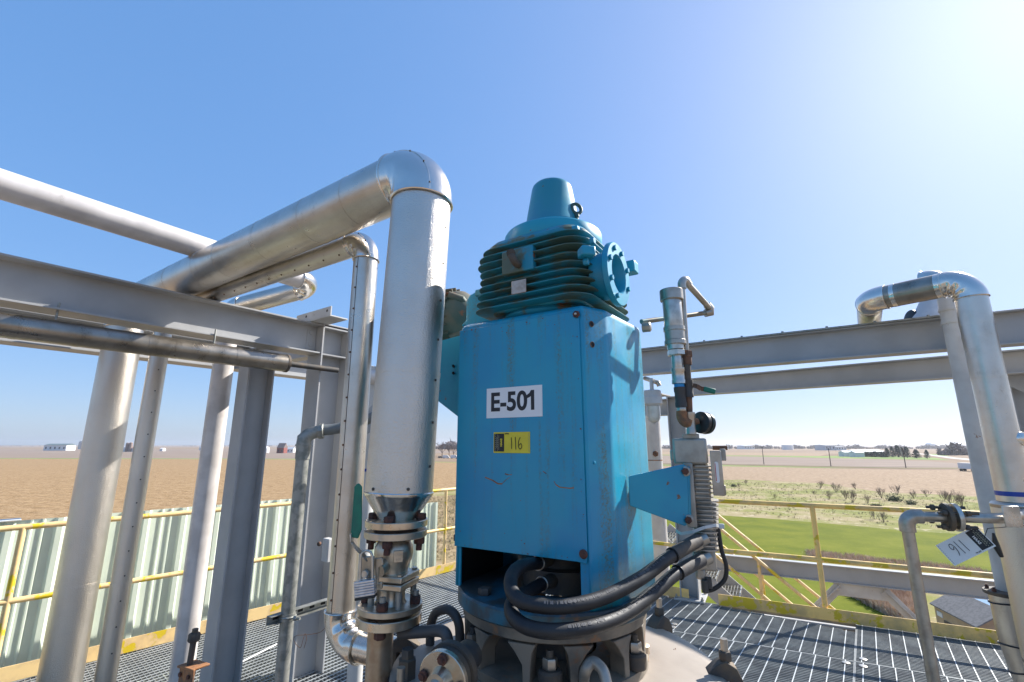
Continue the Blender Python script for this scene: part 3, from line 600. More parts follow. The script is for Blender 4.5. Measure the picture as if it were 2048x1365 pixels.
# garden shed down below right
def gshed():
    a = V3((26.0, 31.8, GZ)); c = V3((25.15, 28.2, GZ)); d = (c - a).normalized(); l = (c - a).length; n = V3((-d.y, d.x, 0)); e = 2.4; dp = 2.6
    t = thing('garden_shed', 'tan timber shed with a shingled gable roof below the platform', 'shed', a)
    ms = mat('tan_shed_siding', (.50, .34, .20), .7, col2=(.45, .30, .17), nscale=3)
    b = MB(); b.prism([a, a + n * dp, a + n * dp + Zv * e, a + n * dp / 2 + Zv * (e + .75), a + Zv * e], d * l); b.build('wall', ms, t, smooth=False)
    rf = mat('grey_shingles', (.26, .24, .22), 1., col2=(.20, .185, .17), nscale=6, spec=.1); th = Zv * .07; top = a + n * dp / 2 + Zv * (e + .80) - d * .2
    for s in (-.12, dp + .12):
        ev = a + n * s + Zv * (e - .05) - d * .2; q = d * (l + .4)
        b = MB(); b.add([ev, top, top + q, ev + q, ev + th, top + th, top + q + th, ev + q + th], [(0, 1, 2, 3), (4, 7, 6, 5), (0, 4, 5, 1), (1, 5, 6, 2), (2, 6, 7, 3), (3, 7, 4, 0)]); b.build('roof', rf, t, smooth=False)
    b = MB(); b.box(a + d * .5 - n * .02 + Zv * 2.0, .5, .04, .25, d, n); b.build('vent', M_WHT, t)
    b = MB(); b.box(a + d * l * .45 - n * .03 + Zv * .95, 1.6, .05, 1.7, d, n); b.build('door', mat('dark_brown_door', (.12, .085, .06), .7), t)
gshed()

# ================================================================== PLATFORM
Lp = V3((-3.73, 3.81, 0)); Ld = V3((.674, .738, 0)).normalized(); Ln = V3((Ld.y, -Ld.x, 0))       # left rail line, pointing away; Ln to the inside
KC = Lp + Ld * 5.05; EC = V3((2.08, 5.66, 0)); Rd = V3((.887, -.462, 0)); RE = EC + Rd * 5.2
PLAT = [Lp - Ld * 5.5, V3((-3.2, -2.5, 0)), V3((4.5, -2.5, 0)), RE, EC, KC]
def grating(poly, lb, e1, e2, s1, s2, z=0.):
    poly = [V3(p) for p in poly]; c = sum(poly, V3()) / len(poly); e1 = e1.normalized(); e2 = e2.normalized()
    t = thing('steel_grating', lb, 'floor grating', V3((c.x, c.y, z)), 'steel grating floor panels')
    area = sum(poly[i].x * poly[(i + 1) % len(poly)].y - poly[(i + 1) % len(poly)].x * poly[i].y for i in range(len(poly)))
    if area < 0: poly = poly[::-1]
    for e, o_, s, nm, wd, h, dz in ((e1, e2, s1, 'bearing_bars', .0045, .028, -.0145), (e2, e1, s2, 'cross_rods', .0065, .006, -.0022)):
        nn = V3((-e.y, e.x, 0)); ts = [(p - c).dot(nn) for p in poly]; k = math.ceil(min(ts) / s); b = MB()
        while k * s < max(ts):
            p = c + nn * k * s; r = clip(poly, p, e)
            if r: b.box(p + e * (r[0] + r[1]) / 2 + Zv * (z + dz), r[1] - r[0], wd, h, e, nn)
            k += 1
        b.build(nm, M_GRATE if nm == 'bearing_bars' else M_GROD, t, smooth=False)['kind'] = 'stuff'
    b = MB(); n = len(poly)
    for i in range(n): b.bar(poly[i] + Zv * (z - .0155), poly[(i + 1) % n] + Zv * (z - .0155), .006, .03)
    b.build('edge_band', M_GRATE, t, smooth=False); return t
U2 = V3((.592, .806, 0)); nU = V3((.806, -.592, 0))
A_ = V3((-1.15, 3.6, 0)); B_ = V3((.85, 4.6, 0)); C_ = V3((3.24, 4.9, 0)); T_ = V3((2.735, 4.206, 0)); nT = V3((.454, .891, 0)); g = .004
e_l = V3((.75, -.66, 0)); e_m = V3((.80, -.60, 0)); e_r = V3((.887, -.462, 0))
pl = [p + Zv * 0 for p in PLAT]
grating(halfclip(pl, A_ - nU * g, -nU), 'grating floor panel under the tall insulated posts at left', e_l, U2, .03, .052)
mid = halfclip(halfclip(pl, A_ + nU * g, nU), B_ - nU * g, -nU)
grating(halfclip(mid, V3((-.2, 3.9, 0)), U2), 'grating floor panel behind the valve and the blue machine', e_m, U2, .03, .1)
rt_ = halfclip(halfclip(pl, B_ + nU * g, nU), C_ - nU * g, -nU)
grating(halfclip(rt_, T_ + nT * g, nT), 'grating floor panel by the toe board right of the vessel', e_r, U2, .03, .1)
grating(halfclip(rt_, T_ - nT * g, -nT), 'nearest grating floor panel right of the vessel', e_r, U2, .03, .1)
rr_ = halfclip(pl, C_ + nU * g, nU)
grating(halfclip(rr_, T_ + nT * g, nT), 'grating floor panel by the toe board at far right', e_r, U2, .03, .1)
grating(halfclip(rr_, T_ - nT * g, -nT), 'nearest grating floor panel at far right', e_r, U2, .03, .1)
for px, py, lb in ((1692, 1326, 'left grating clip near the joint of two floor panels'), (1726, 1319, 'upper grating clip near the panel joint'), (1726, 1333, 'lower grating clip near the panel joint'), (1349, 1249, 'small grating clip beside the studded rim'), (1346, 1255, 'lower small grating clip beside the studded rim')):
    p = atz(px, py, .0); b = MB(); b.lathe([(.026, .001), (.028, .004), (.022, .006), (.01, .007)], p, Zv, 20); o = b.build('grating_clip', M_ZINC, org=p); tag(o, lb, 'clip', 'grating clips')
# lower deck and supporting framing under the grating
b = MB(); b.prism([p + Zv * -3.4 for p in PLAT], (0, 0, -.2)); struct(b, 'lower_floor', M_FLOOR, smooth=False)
for k, (p, q) in enumerate(((Lp - Ld * 5.5, KC), (KC, EC), (EC, RE))):
    n_ = V3((-(q - p).y, (q - p).x, 0)).normalized(); b = MB(); hsec(b, p + n_ * .02 - Zv * .14, q + n_ * .02 - Zv * .14, .2, .1)
    o = b.build('edge_beam', M_STEEL, smooth=False, org=p); tag(o, ['grey edge beam under the left handrail', 'grey edge beam under the rear platform edge', 'grey edge beam under the right handrail'][k], 'steel beam')
for k, (p, d) in enumerate(((V3((-1.2, 3.4, 0)), U2), (V3((.9, 4.5, 0)), U2), (V3((3.2, 4.8, 0)), U2))):
    r = clip(PLAT[::1], p, d) or (-3, 2); b = MB(); hsec(b, p + d * (max(r[0], -5) + .1) - Zv * .16, p + d * (r[1] - .1) - Zv * .16, .24, .12)
    o = b.build('floor_beam', M_STEEL, smooth=False, org=p); tag(o, ['grey floor beam under the left grating joint', 'grey floor beam under the grating behind the vessel', 'grey floor beam under the right grating joint'][k], 'steel beam')

# handrails
def railing(p, q, lb, posts, m, top=1.07, mid=.55, toe=True, r=.021, t0=0., t1=None, inside=None, zoff=0.):
    d = (q - p).normalized(); l = (q - p).length; t = thing('handrail', lb, 'handrail', p + Zv * zoff); z = Zv * zoff
    for h, nm in ((top, 'top_rail'), (mid, 'mid_rail')):
        b = MB(); b.tube([p + Zv * h + z, q + Zv * h + z], r, 18); b.build(nm, m, t)
    for s in posts:
        b = MB(); b.tube([p + d * s + Zv * .01 + z, p + d * s + Zv * (top - .004) + z], r * 1.02, 16); o = b.build('post', m, t)
    if toe:
        n = inside or V3((d.y, -d.x, 0)); b = MB(); b.box(p + d * l / 2 + n * (r + .009) + Zv * .058 + z, l, .007, .108, d, n); b.build('toe_board', m, t)
    return t
sK = 5.05
railing(Lp - Ld * 3.5, KC - Ld * .05, 'pale yellow handrail with toe board in front of green cladding', [.4, 1.95, 3.5, 5.05, 6.4, 7.66, 8.45], M_YELL, inside=Ln)
d3 = (EC - KC).normalized()
railing(KC + d3 * .08, EC - d3 * .12, 'yellow handrail along the rear edge behind the blue machine', [.0, 1.2, 2.2], M_YEL, inside=V3((d3.y, -d3.x, 0)))
railing(EC + Rd * .18, RE, 'yellow handrail with toe board above the lawn', [.98, 2.75, 4.5], M_YEL, inside=V3((-.462, -.887, 0)), r=.024)
# corrugated cladding beyond the left rail
def cladding(p, d, l, z0, z1, lb):
    b = MB(); nn = V3((d.y, -d.x, 0)); pts = []; s = 0
    while s < l:
        for ds, o_ in ((0, 0), (.052, 0), (.060, .010), (.072, .010), (.080, 0), (.125, 0), (.133, .010), (.145, .010), (.153, 0), (.205, 0), (.225, .028), (.262, .028), (.282, 0)): pts.append(p + d * (s + ds) + nn * o_)
        s += .30
    n = len(pts); b.add([q + Zv * z0 for q in pts] + [q + Zv * z1 for q in pts], [(i, i + 1, n + i + 1, n + i) for i in range(n - 1)])
    o = thing('cladding_wall', lb, 'wall', p + Zv * z0); w_ = b.build('sheeting', M_CORR, o, smooth=False)
    md = w_.modifiers.new('s', 'SOLIDIFY'); md.thickness = .003
    return o
Wp = Lp - Ln * .42
wl = cladding(Wp - Ld * 4.2, Ld, 7.35, -3.0, 1.075, 'pale green ribbed cladding wall behind the left handrail')
b = MB(); b.prism([Wp - Ld * 4.2 - Ln * .06 + Zv * 1.079, Wp - Ld * .0 - Ln * .06 + Zv * 1.079, Wp - Ld * .0 + Ln * .05 + Zv * 1.079, Wp - Ld * 4.2 + Ln * .05 + Zv * 1.079], (0, 0, .012)); b.build('coping', mat('white_trim', (.60, .61, .60), .4), wl, bevel=.003)
pe = online(859, 1005, Wp, Ld); ps = Wp + Ld * 3.18
cladding(V3((ps.x, ps.y, 0)), Ld, (V3((pe.x, pe.y, 0)) - V3((ps.x, ps.y, 0))).length - .1, -3.0, .86, 'lower end section of green ribbed cladding behind the valve')
# ================================================================== STEEL FRAME
BT = EYE + .99                                              # top of the main beams
b1 = V3((-1.53, 3.95, 0)); bd = V3((.592, .806, 0)).normalized()
# --- column A with the main left beam framing into it
def column(c, lb, z0, z1, h=.255, wd=.2, d=U, name='steel_column', cap=True, base=True, stiff=None):
    n = V3((d.y, -d.x, 0)); t = thing(name, lb, 'steel column', V3((c.x, c.y, z0)))
    for s in (-1, 1):
        b = MB(); b.box(c + d * s * (h / 2 - .007) + Zv * (z0 + z1) / 2, .014, wd, z1 - z0, d, n); b.build('flange', M_STEEL, t, bevel=.0015, smooth=False)
    b = MB(); b.box(V3((c.x, c.y, (z0 + z1) / 2)), h - .028, .009, z1 - z0, d, n); b.build('web', M_STEEL, t, smooth=False)
    if cap: b = MB(); b.box(V3((c.x, c.y, z1 + .0065)), h + .01, wd + .004, .012, d, n); b.build('cap_plate', M_STEEL, t, bevel=.002, smooth=False)
    for z in (stiff or []):
        b = MB(); b.box(V3((c.x, c.y, z)) + n * (wd / 4 + .001), h - .03, wd / 2 - .008, .012, d, n); b.build('stiffener', M_STEEL, t, smooth=False)
    if base:
        b = MB(); b.box(V3((c.x, c.y, z0 + .011)), h + .12, wd + .14, .02, d, n); b.build('base_plate', M_STEEL, t, bevel=.003, smooth=False)
        for s in (-1, 1):
            for r in (-1, 1): hexbolt(V3((c.x, c.y, z0 + .021)) + d * s * (h / 2 + .035) + n * r * (wd / 2 + .04), Zv, .017, .018, t, M_GALV, shank=.02)
    return t
colA = V3((-1.600, 3.985, 0)) + V3((.5, .0, 0)) * .08
colA = V3((-1.535 + .02, 3.93, 0)) - V3((.806, -.592, 0)) * .085
column(colA, 'tall grey steel column in front of the small insulated pipe', -.5, BT + .0, stiff=[BT - .25, BT - .018], cap=True, base=False)
def ibeam(name, p, q, h, wd, lb, m=M_STEEL, z=None):
    t = thing(name, lb, 'steel beam', p); d = (q - p).normalized(); sd_ = d.cross(Zv).normalized(); l = (q - p).length; c = (p + q) / 2
    for s, nm in ((1, 'top_flange'), (-1, 'bottom_flange')):
        b = MB(); b.box(c + Zv * s * (h / 2 - .006), l, wd, .012, d, sd_); b.build(nm, m, t, bevel=.0015, smooth=False)
    b = MB(); b.box(c, l, .008, h - .024, d, sd_); b.build('web', m, t, smooth=False); return t
Bc = BT - .125
p_end = colA - U * .1285; nV = V3((.806, -.592, 0))
be = ibeam('steel_beam', p_end - U * 5.2 + Zv * Bc, p_end - U * .002 + Zv * Bc, .25, .19, 'main grey left beam carrying the big insulated pipe')
for dz in (.055, -.045):
    hexbolt(p_end - U * .05 + nV * .0045 + Zv * (Bc + dz), nV, .019, .011, be, M_STEEL, name='bolt')
b = MB(); b.box(p_end - U * .045 + nV * .0066 + Zv * Bc, .08, .004, .17, U, nV); b.build('clip_plate', M_STEEL, be, smooth=False)
colB = V3((-1.985, 3.70, 0)) - nV * .09
column(colB, 'grey steel column further back between insulated posts', -.5, Bc - .15, h=.205, wd=.17, cap=True, base=False)
pB = V3((-2.66, 4.75, 0)) - nV * .09
ibeam('steel_beam', pB - U * 5.2 + Zv * Bc, pB + U * 3.2 + Zv * Bc, .25, .2, 'second grey beam running behind the main left beam')
# short tie between the two beams near column A
ibeam('tie_beam', colA + U * .0 - nV * .105 + Zv * (Bc), pB + U * .0 + Zv * Bc, .2, .1, 'short tie beam joining the two left beams')
# angle ledge on the beam
q0 = online(640, 622, p_end, U); q1 = online(578, 633, p_end, U); t_ = thing('angle_bracket', 'grey slotted angle resting on the main left beam', 'bracket', V3((q1.x, q1.y, BT)))
la = V3((q0.x, q0.y, BT + .002)) - U * .05; wv = W
for nm, a_, h_ in (('ledge', V3((0, 0, .005)), None),):
    b = MB(); b.box(la + nV * .12 + Zv * .007, .16, .5, .010, U, nV); b.build('ledge', M_STEELW, t_, bevel=.001, smooth=False)
b = MB(); b.box(la - U * .0748 + nV * .12 + Zv * .048, .010, .5, .07, U, nV); b.build('upright', M_STEELW, t_, bevel=.001, smooth=False)
for s in (-.1, .2): b = MB(); b.cyl(la - U * .0802 + nV * (.12 + s) + Zv * .052, la - U * .0694 + nV * (.12 + s) + Zv * .052, .011, n=14); b.build('slot', M_HOLE, t_)
# --- right beams
rC0 = online(1290, 700, (0, 4.96 + 1.43 * .651), V3((2.41, -1.57, 0)).normalized()); Cd = V3((2.41, -1.57, 0)).normalized()
pc0 = V3((1.43, 4.96, 0)); 
ibeam('steel_beam', pc0 - Cd * .9 + Zv * (BT - .13), pc0 + Cd * 4.2 + Zv * (BT - .13), .26, .15, 'upper grey beam on the right with a bolted top strip')
Dd_ = V3((1.37, -1.16, 0)).normalized(); pd0 = V3((2.15, 5.6, 0)); DT = EYE + .775
ibeam('steel_beam', pd0 + Zv * (DT - .1), pd0 + Dd_ * 3.6 + Zv * (DT - .1), .2, .14, 'lower grey beam above the right handrail')
ts = thing('cover_strip', 'thin galvanised strip with screws along the upper right beam', 'cover strip', pc0 + Zv * BT); b = MB(); nC = V3((-Cd.y, Cd.x, 0))
b.box(pc0 + Cd * .95 - nC * .06 + Zv * (BT + .008), 3.1, .07, .014, Cd, nC); b.build('strip', M_GALV, ts)
for i in range(9): hexbolt(pc0 + Cd * (-.4 + i * .34) - nC * .075 + Zv * (BT + .015), Zv, .011, .014, ts, M_GALV)
colE = V3((2.02, 5.80, 0)); column(colE, 'grey steel column standing on a base plate behind the finned pot', 0, DT - .205, h=.2, wd=.2, d=Rd, cap=True)
ibeam('tie_beam', colE + Zv * (DT - .32) - V3((.1, 0, 0)), colE + Zv * (DT - .32) + V3((-1.6, 1.2, 0)), .2, .14, 'grey tie beam running behind the blue housing')
b = MB(); e0 = colE + Zv * (DT - .21) - V3((.45, .25, 0)); b.box(e0, .5, .3, .012, V3((.8, -.6, 0)), V3((.6, .8, 0))); o = b.build('gusset_plate', M_STEELW, smooth=False, org=e0); tag(o, 'pale flat gusset plate above the lamp', 'plate')
colF = V3((4.36, 3.98, 0)); column(colF, 'grey steel column at the right edge behind the tall pipe', 0, BT - .27, h=.25, wd=.22, d=Cd, cap=True)
b = MB(); f0 = V3((4.28, 3.9, BT - .42)); b.prism([f0 - Cd * .4 + Zv * .15, f0 + Zv * .15, f0 - Zv * .16], nC * .012); tag(b.build('gusset', M_STEEL, smooth=False, org=f0), 'triangular grey gusset beside the right edge column', 'gusset plate')

# ================================================================== INSULATED PIPES
def screws(p0, p1, axis_off, n, parent, m=M_RUST, r=.005):
    p0 = V3(p0); p1 = V3(p1)
    for i in range(n):
        c = p0.lerp(p1, (i + .5) / n) + V3(axis_off); d = V3(axis_off).normalized(); b = MB(); b.lathe([(r, 0), (r, .003), (r * .5, .0045)], c, d, 8); b.build('screw', m, parent)
# --- big pipe: vertical drop, elbow, run over the beam, far vertical
bx = V3((-.4235, 1.83, 0)); tx = V3((-.385, 1.85, 0)); ZR = EYE + 1.168; RB = .124
def vax(z): t = (z - 1.4) / (ZR - 1.4); return bx.lerp(tx, t) + Zv * z
T1 = thing('big_insulated_pipe', 'largest silver insulated pipe, dropping to the valve left of the blue machine', 'insulated pipe', vax(1.4))
cor = vax(ZR); up = (vax(ZR) - vax(1.5)).normalized(); Wd = (V3((-.831, .556, -.014))).normalized()
s_, e_ = elbow(cor, up, Wd, .150, RB * 1.045, T1, M_ELBOW, crease=.05, k=1, seam=True, fold=.045)
zc = EYE - .115
zb = at(801, 988, 1.83).z
b = MB(); b.lathe([(RB, 0), (RB, (s_ - vax(zb)).length + .01)], vax(zb), up, 56); b.build('jacket', M_JACKET, T1)
seams(vax(zb), s_, RB, (.45,), T1, M_JACKET)
b = MB(); b.lathe([(.062, -.100), (.064, -.092), (RB + .001, -.004), (RB + .003, 0), (RB + .0035, .006), (RB + .0005, .010)], vax(zb), up, 48); b.build('end_cone', M_ELBOW, T1)
screws(vax(zb + .025), vax(zb + .026), V3((-.55, -.83, 0)) * (RB), 1, T1, M_DARKIRON, .006); screws(vax(zb + .025), vax(zb + .026), V3((.45, -.89, 0)) * RB, 1, T1, M_DARKIRON, .006)
for i in range(8): screws(vax(zb + .1 + i * .16), vax(zb + .1 + i * .16), V3((.93, -.36, 0)) * RB, 1, T1, M_DARKIRON, .005)
e1_ = V3((-3.10, 0, 0)); L1 = 2.95; ev = e_ + Wd * L1
b = MB(); b.lathe([(RB, 0), (RB, L1)], e_, Wd, 56); b.build('jacket', M_JACKET_OLD, T1); seams(e_, ev, RB, (.28, .62, 1.05, 1.5, 1.78, 2.2), T1, M_JACKET_OLD)
cor2 = ev + Wd * .2; s2, e2 = elbow(cor2, Wd, -Zv, .2, RB * 1.04, T1, M_ELBOW)
b = MB(); b.lathe([(RB, 0), (RB, e2.z + 3)], V3((e2.x, e2.y, -3)), Zv, 48); b.build('jacket', M_JACKET, T1)
seams(e2, e2 - Zv * 3, RB, (.9, 1.9, 2.9), T1, M_JACKET); print('far1', cor2)
# --- small insulated pipe with screws
D2 = .062; x2 = V3((-.766, 2.315, 0)); z2t = EYE + 1.06; z2b = .835
T2 = thing('small_insulated_pipe', 'slim insulated pipe with a screwed seam right in front of the grey column', 'insulated pipe', x2 + Zv * z2b)
W2 = V3((-.834, .552, 0))
s_, e_ = elbow(x2 + Zv * z2t, Zv, W2, .115, D2 * 1.07, T2, M_ELBOW, crease=.1, k=3, seam=True)
d5 = V3((.90, -.43, 0)).normalized()
s3, e3 = elbow(x2 + Zv * z2b, -Zv, d5, .125, D2 * 1.12, T2, M_ELBOW, crease=.15, k=2)
b = MB(); b.lathe([(D2, 0), (D2, s_.z - s3.z)], s3, Zv, 44); b.build('jacket', M_JACKET_OLD, T2)
b = MB(); sv = V3((-.35, -.94, 0)); so_ = x2 + sv * D2
b.tube([V3((so_.x, so_.y, s3.z)), V3((so_.x, so_.y, s_.z))], .0016, 6); b.build('seam', M_DARKIRON, T2)
screws(V3((x2.x, x2.y, s3.z)), V3((x2.x, x2.y, s_.z)), V3((-.42, -.91, 0)) * D2, 15, T2)
b = MB(); b.lathe([(D2, 0), (D2, .3)], e3, d5, 40); b.build('jacket', M_ELBOW, T2)
L2 = 2.2; b = MB(); b.lathe([(D2, 0), (D2, L2)], e_, W2, 44); b.build('jacket', M_DIRTY if False else M_JACKET_OLD, T2)
screws(e_, e_ + W2 * L2, (V3((-.3, -.45, -.84))).normalized() * D2, 16, T2)
c2 = e_ + W2 * (L2 + .12); s4, e4 = elbow(c2, W2, -Zv, .12, D2 * 1.07, T2, M_ELBOW)
b = MB(); b.lathe([(D2, 0), (D2, e4.z + 3)], V3((e4.x, e4.y, -3)), Zv, 40); b.build('jacket', M_JACKET, T2)
seams(e4, e4 - Zv * 3, D2, (.75, 1.9, 2.6), T2, M_JACKET); screws(V3((e4.x, e4.y, .2)), V3((e4.x, e4.y, 2.5)), V3((.75, -.66, 0)) * D2, 14, T2, M_BLACK); print('far2', c2)
# --- third pipe: over the top from the left, elbow, return, post
D3 = .077; z3 = EYE + 1.30; c3 = V3((-1.60, 3.718, z3)); dl = V3((-.545, -.838, 0)).normalized()
T3 = thing('plain_grey_pipe', 'dull pale pipe crossing behind the big insulated pipe at upper left', 'pipe', c3)
W3 = V3((-.72, .10, -.16)).normalized()
s_, e_ = elbow(c3, -dl, W3, .12, D3 * 1.08, T3, M_ELBOW, crease=.12, k=2)
b = MB(); b.lathe([(D3, 0), (D3, 5.0)], s_, dl, 44); b.build('run', M_DULLPIPE, T3)
b = MB(); b.lathe([(D3, 0), (D3, .56)], e_, W3, 44); b.build('run', M_JACKET_OLD, T3)
c3b = e_ + W3 * .62; s_, e_ = elbow(c3b, W3, -Zv, .12, D3 * 1.06, T3, M_ELBOW)
b = MB(); b.lathe([(D3, 0), (D3, e_.z + 3)], V3((e_.x, e_.y, -3)), Zv, 40); b.build('run', M_DULLPIPE, T3); print('far3', c3b)
# --- dirty pipe under the beam
q0 = V3((-2.68, 2.38, EYE + .615)); q1 = V3((-1.745, 3.56, EYE + .615)); dq = (q1 - q0).normalized()
T4 = thing('dirty_insulated_pipe', 'dirty insulated pipe hung below the main left beam with an end cap', 'insulated pipe', q1); b = MB(); st = q0 - dq * 1.6; l4 = (q1 - st).length
b.lathe([(.066, 0), (.066, l4)], st, dq, 44); b.build('jacket', M_DIRTY, T4); seams(st, q1, .066, [l4 - x for x in (.35, .72, .86, 1.2, 1.45, 1.8)], T4, M_DIRTY, .03)
b = MB(); b.lathe([(.067, 0), (.069, .002), (.069, .02), (.066, .022)], q1, dq, 44); b.build('end_cap', M_DARKIRON, T4); b = MB(); b.lathe([(.022, 0), (.022, .45)], q1, dq, 20); b.build('core_pipe', M_DARKIRON, T4)
for s in (.5, 1.3):
    b = MB(); c = q1 - dq * s; b.tube([c + Zv * .07, c + Zv * .17], .006, 8); b.build('hanger_rod', M_GALV, T4)

# --- right hand tall pipe with swan neck
g0 = V3((3.165, 3.1, 0)); RG = .088; zg = EYE + 1.12; gd = V3((-.58, .815, 0)).normalized()
T5 = thing('tall_insulated_pipe', 'tall insulated pipe with a swan neck at the right edge', 'insulated pipe', g0)
s_, e_ = elbow(g0 + Zv * zg, Zv, gd, .13, RG * 1.06, T5, M_ELBOW, crease=.13, k=3, fold=.05)
pl_ = V3((2.775, 3.65, zg)); c5 = e_ + gd * .42
b = MB(); b.lathe([(RG, 0), (RG, .333)], e_, gd, 48); b.build('jacket', M_DIRTY, T5); seams(e_, c5, RG, (.02, .28), T5, M_ELBOW, .03)
s5, e5 = elbow(c5 + gd * .02, gd, U, .15, RG * 1.06, T5, M_ELBOW, crease=.05, k=1)
b = MB(); b.lathe([(RG, 0), (RG, 1.4)], e5, U, 44); b.build('jacket', M_DIRTY, T5)
zt = 1.335; b = MB(); b.lathe([(RG, zt), (RG, s_.z)], V3((g0.x, g0.y, 0)), Zv, 48); b.build('jacket', M_JACKET_OLD, T5)
seams(V3((g0.x, g0.y, 0)), V3((g0.x, g0.y, 3)), RG, (zt + .35, zt + .78, zt + 1.06, zt + 1.15), T5, M_JACKET_OLD)
b = MB(); b.lathe([(RG + .001, 0), (RG + .0015, .002), (RG + .0015, .026), (RG + .001, .028)], V3((g0.x, g0.y, zt + .035)), Zv, 48, caps=False); b.build('blue_tape', M_BTAPE, T5)
RV = .148; b = MB(); b.lathe([(RV, -.3), (RV, zt - .018), (RV - .01, zt - .006), (RG + .004, zt + .004)], V3((g0.x + .035, g0.y, 0)), Zv, 56); b.build('wide_jacket', M_JACKET, T5)
seams(V3((g0.x + .035, g0.y, 0)), V3((g0.x + .035, g0.y, 2)), RV, (.42, zt - .03), T5, M_DIRTY)
for z in (.62, .95): b = MB(); b.lathe([(.0, 0), (.03, 0), (.03, .012), (.012, .02)], V3((g0.x + .035, g0.y, z)) + V3((-.2, -.98, 0)) * RV * .98, V3((-.2, -.98, 0)), 16); b.build('stud', M_RUST, T5)
b = MB(); c = V3((g0.x, g0.y, 1.72)) + V3((.5, -.86, 0)) * RG; b.ball(c, .05, sc=(1, .5, .9)); b.build('patch', M_ELBOW, T5)
# --- second pipe behind it, going up and over, then down to the flanged bottom
h0 = V3((3.36, 3.47, 0)); RH = .062; zh = EYE + 1.30
T6 = thing('slim_pipe', 'slim pale pipe standing behind the tall right pipe', 'pipe', h0)
hd = V3((-.35, .94, -.0)).normalized(); s_, e_ = elbow(h0 + Zv * zh, Zv, hd, .13, RH * 1.1, T6, M_WHT if False else M_ELBOW, crease=.1, k=2)
b = MB(); b.lathe([(RH, .72), (RH, s_.z)], V3((h0.x, h0.y, 0)), Zv, 36); b.build('run', M_STEELW, T6)
for z in (EYE + .9, EYE + 1.0): b = MB(); b.lathe([(RH + .004, 0), (RH + .008, .01), (RH + .004, .03)], V3((h0.x, h0.y, z)), Zv, 32); b.build('collar', M_STEELW, T6)
b = MB(); b.cyl(at(1873, 588, 4.25), at(1850, 668, 4.2), .095, .135, 40); b.build('tapered_run', M_DULLPIPE, T6)
b = MB(); b.lathe([(.07, -.1), (.09, .0), (.09, .05), (.06, .06)], at(1832, 640, 4.3), V3((-.9, .1, .1)), 28); b.build('black_cap', M_BLACK, T6)
zf = .70
flange(V3((h0.x - .04, h0.y - .02, zf)), Zv, .115, .022, T6, 6, .78, .012, M_DARKIRON, bh=.02)
b = MB(); pts = spline([V3((h0.x - .04, h0.y - .02, zf)), V3((h0.x - .03, h0.y - .03, .35)), V3((h0.x + .02, h0.y - .1, .0)), V3((h0.x + .2, h0.y - .3, -.25))], 8); b.tube(pts, .092, 32); b.build('lower_jacket', M_JACKET_OLD, T6)
for i in (1, 7, 10, 14, 17):
    b = MB(); t_g = (pts[i + 1] - pts[i]).normalized(); tl = (t_g + V3((random.uniform(-.2, .2), random.uniform(-.2, .2), random.uniform(-.1, .1)))).normalized(); b.torus(pts[i], tl, .098, .005, 26, 6); b.build('band_wire', M_WIRE, T6)
# --- small branch pipe with flanged joint
j0 = V3((2.285, 2.885, 0)); RJ = .030; zj = atz(1, 1, 1).z if False else at(1830, 1032, 2.9).z
T7 = thing('branch_pipe', 'thin grey pipe elbowing down onto the grating from a bolted joint', 'pipe', j0); b = MB(); b.cyl(V3((j0.x, j0.y, 0)), V3((j0.x, j0.y, zj - .05)), RJ, n=28); b.build('riser', M_GREYSS, T7)
jd = V3((.93, -.33, .02)).normalized(); a_, nr, _ = arc(V3((j0.x, j0.y, zj)), Zv, jd, .05, 8)
b = MB(); b.tube([V3((j0.x, j0.y, zj - .085))] + a_ + [a_[-1] + jd * .03], RJ * 1.3, 28); b.build('elbow', M_GREYSS, T7, bevel=.002)
b = MB(); s = a_[-1]; b.tube(spline([s, s + jd * .2, s + jd * .36, s + jd * .44 + V3((.02, .05, 0)), V3((g0.x - .05, g0.y - .1, s.z))], 6), RJ * .92, 28); b.build('run', M_GREYSS, T7)
for x, mm in ((.135, M_DARKIRON), (.175, M_ZINC)):
    f = flange(s + jd * x, jd, .075, .022, T7, 4, .74, .01, mm, bolts=False)
for k in range(4):
    q = k * math.pi / 2 + .5; o_ = (V3((0, 0, 1)) * math.cos(q) + V3((0, 1, 0)) * math.sin(q)) * .056
    b = MB(); b.cyl(s + jd * .075 + o_, s + jd * .255 + o_, .008, n=10); b.build('stud', M_DARKIRON, T7)
    for x in (.095, .2): hexbolt(s + jd * x + o_, jd, .016, .02, T7, M_DARKIRON, name='nut')
b = MB(); b.box(s + jd * .40 + V3((0, -.045, .015)), .075, .006, .11, jd, V3((0, 1, 0))); b.build('clamp_plate', M_ZINC, T7, bevel=.004)
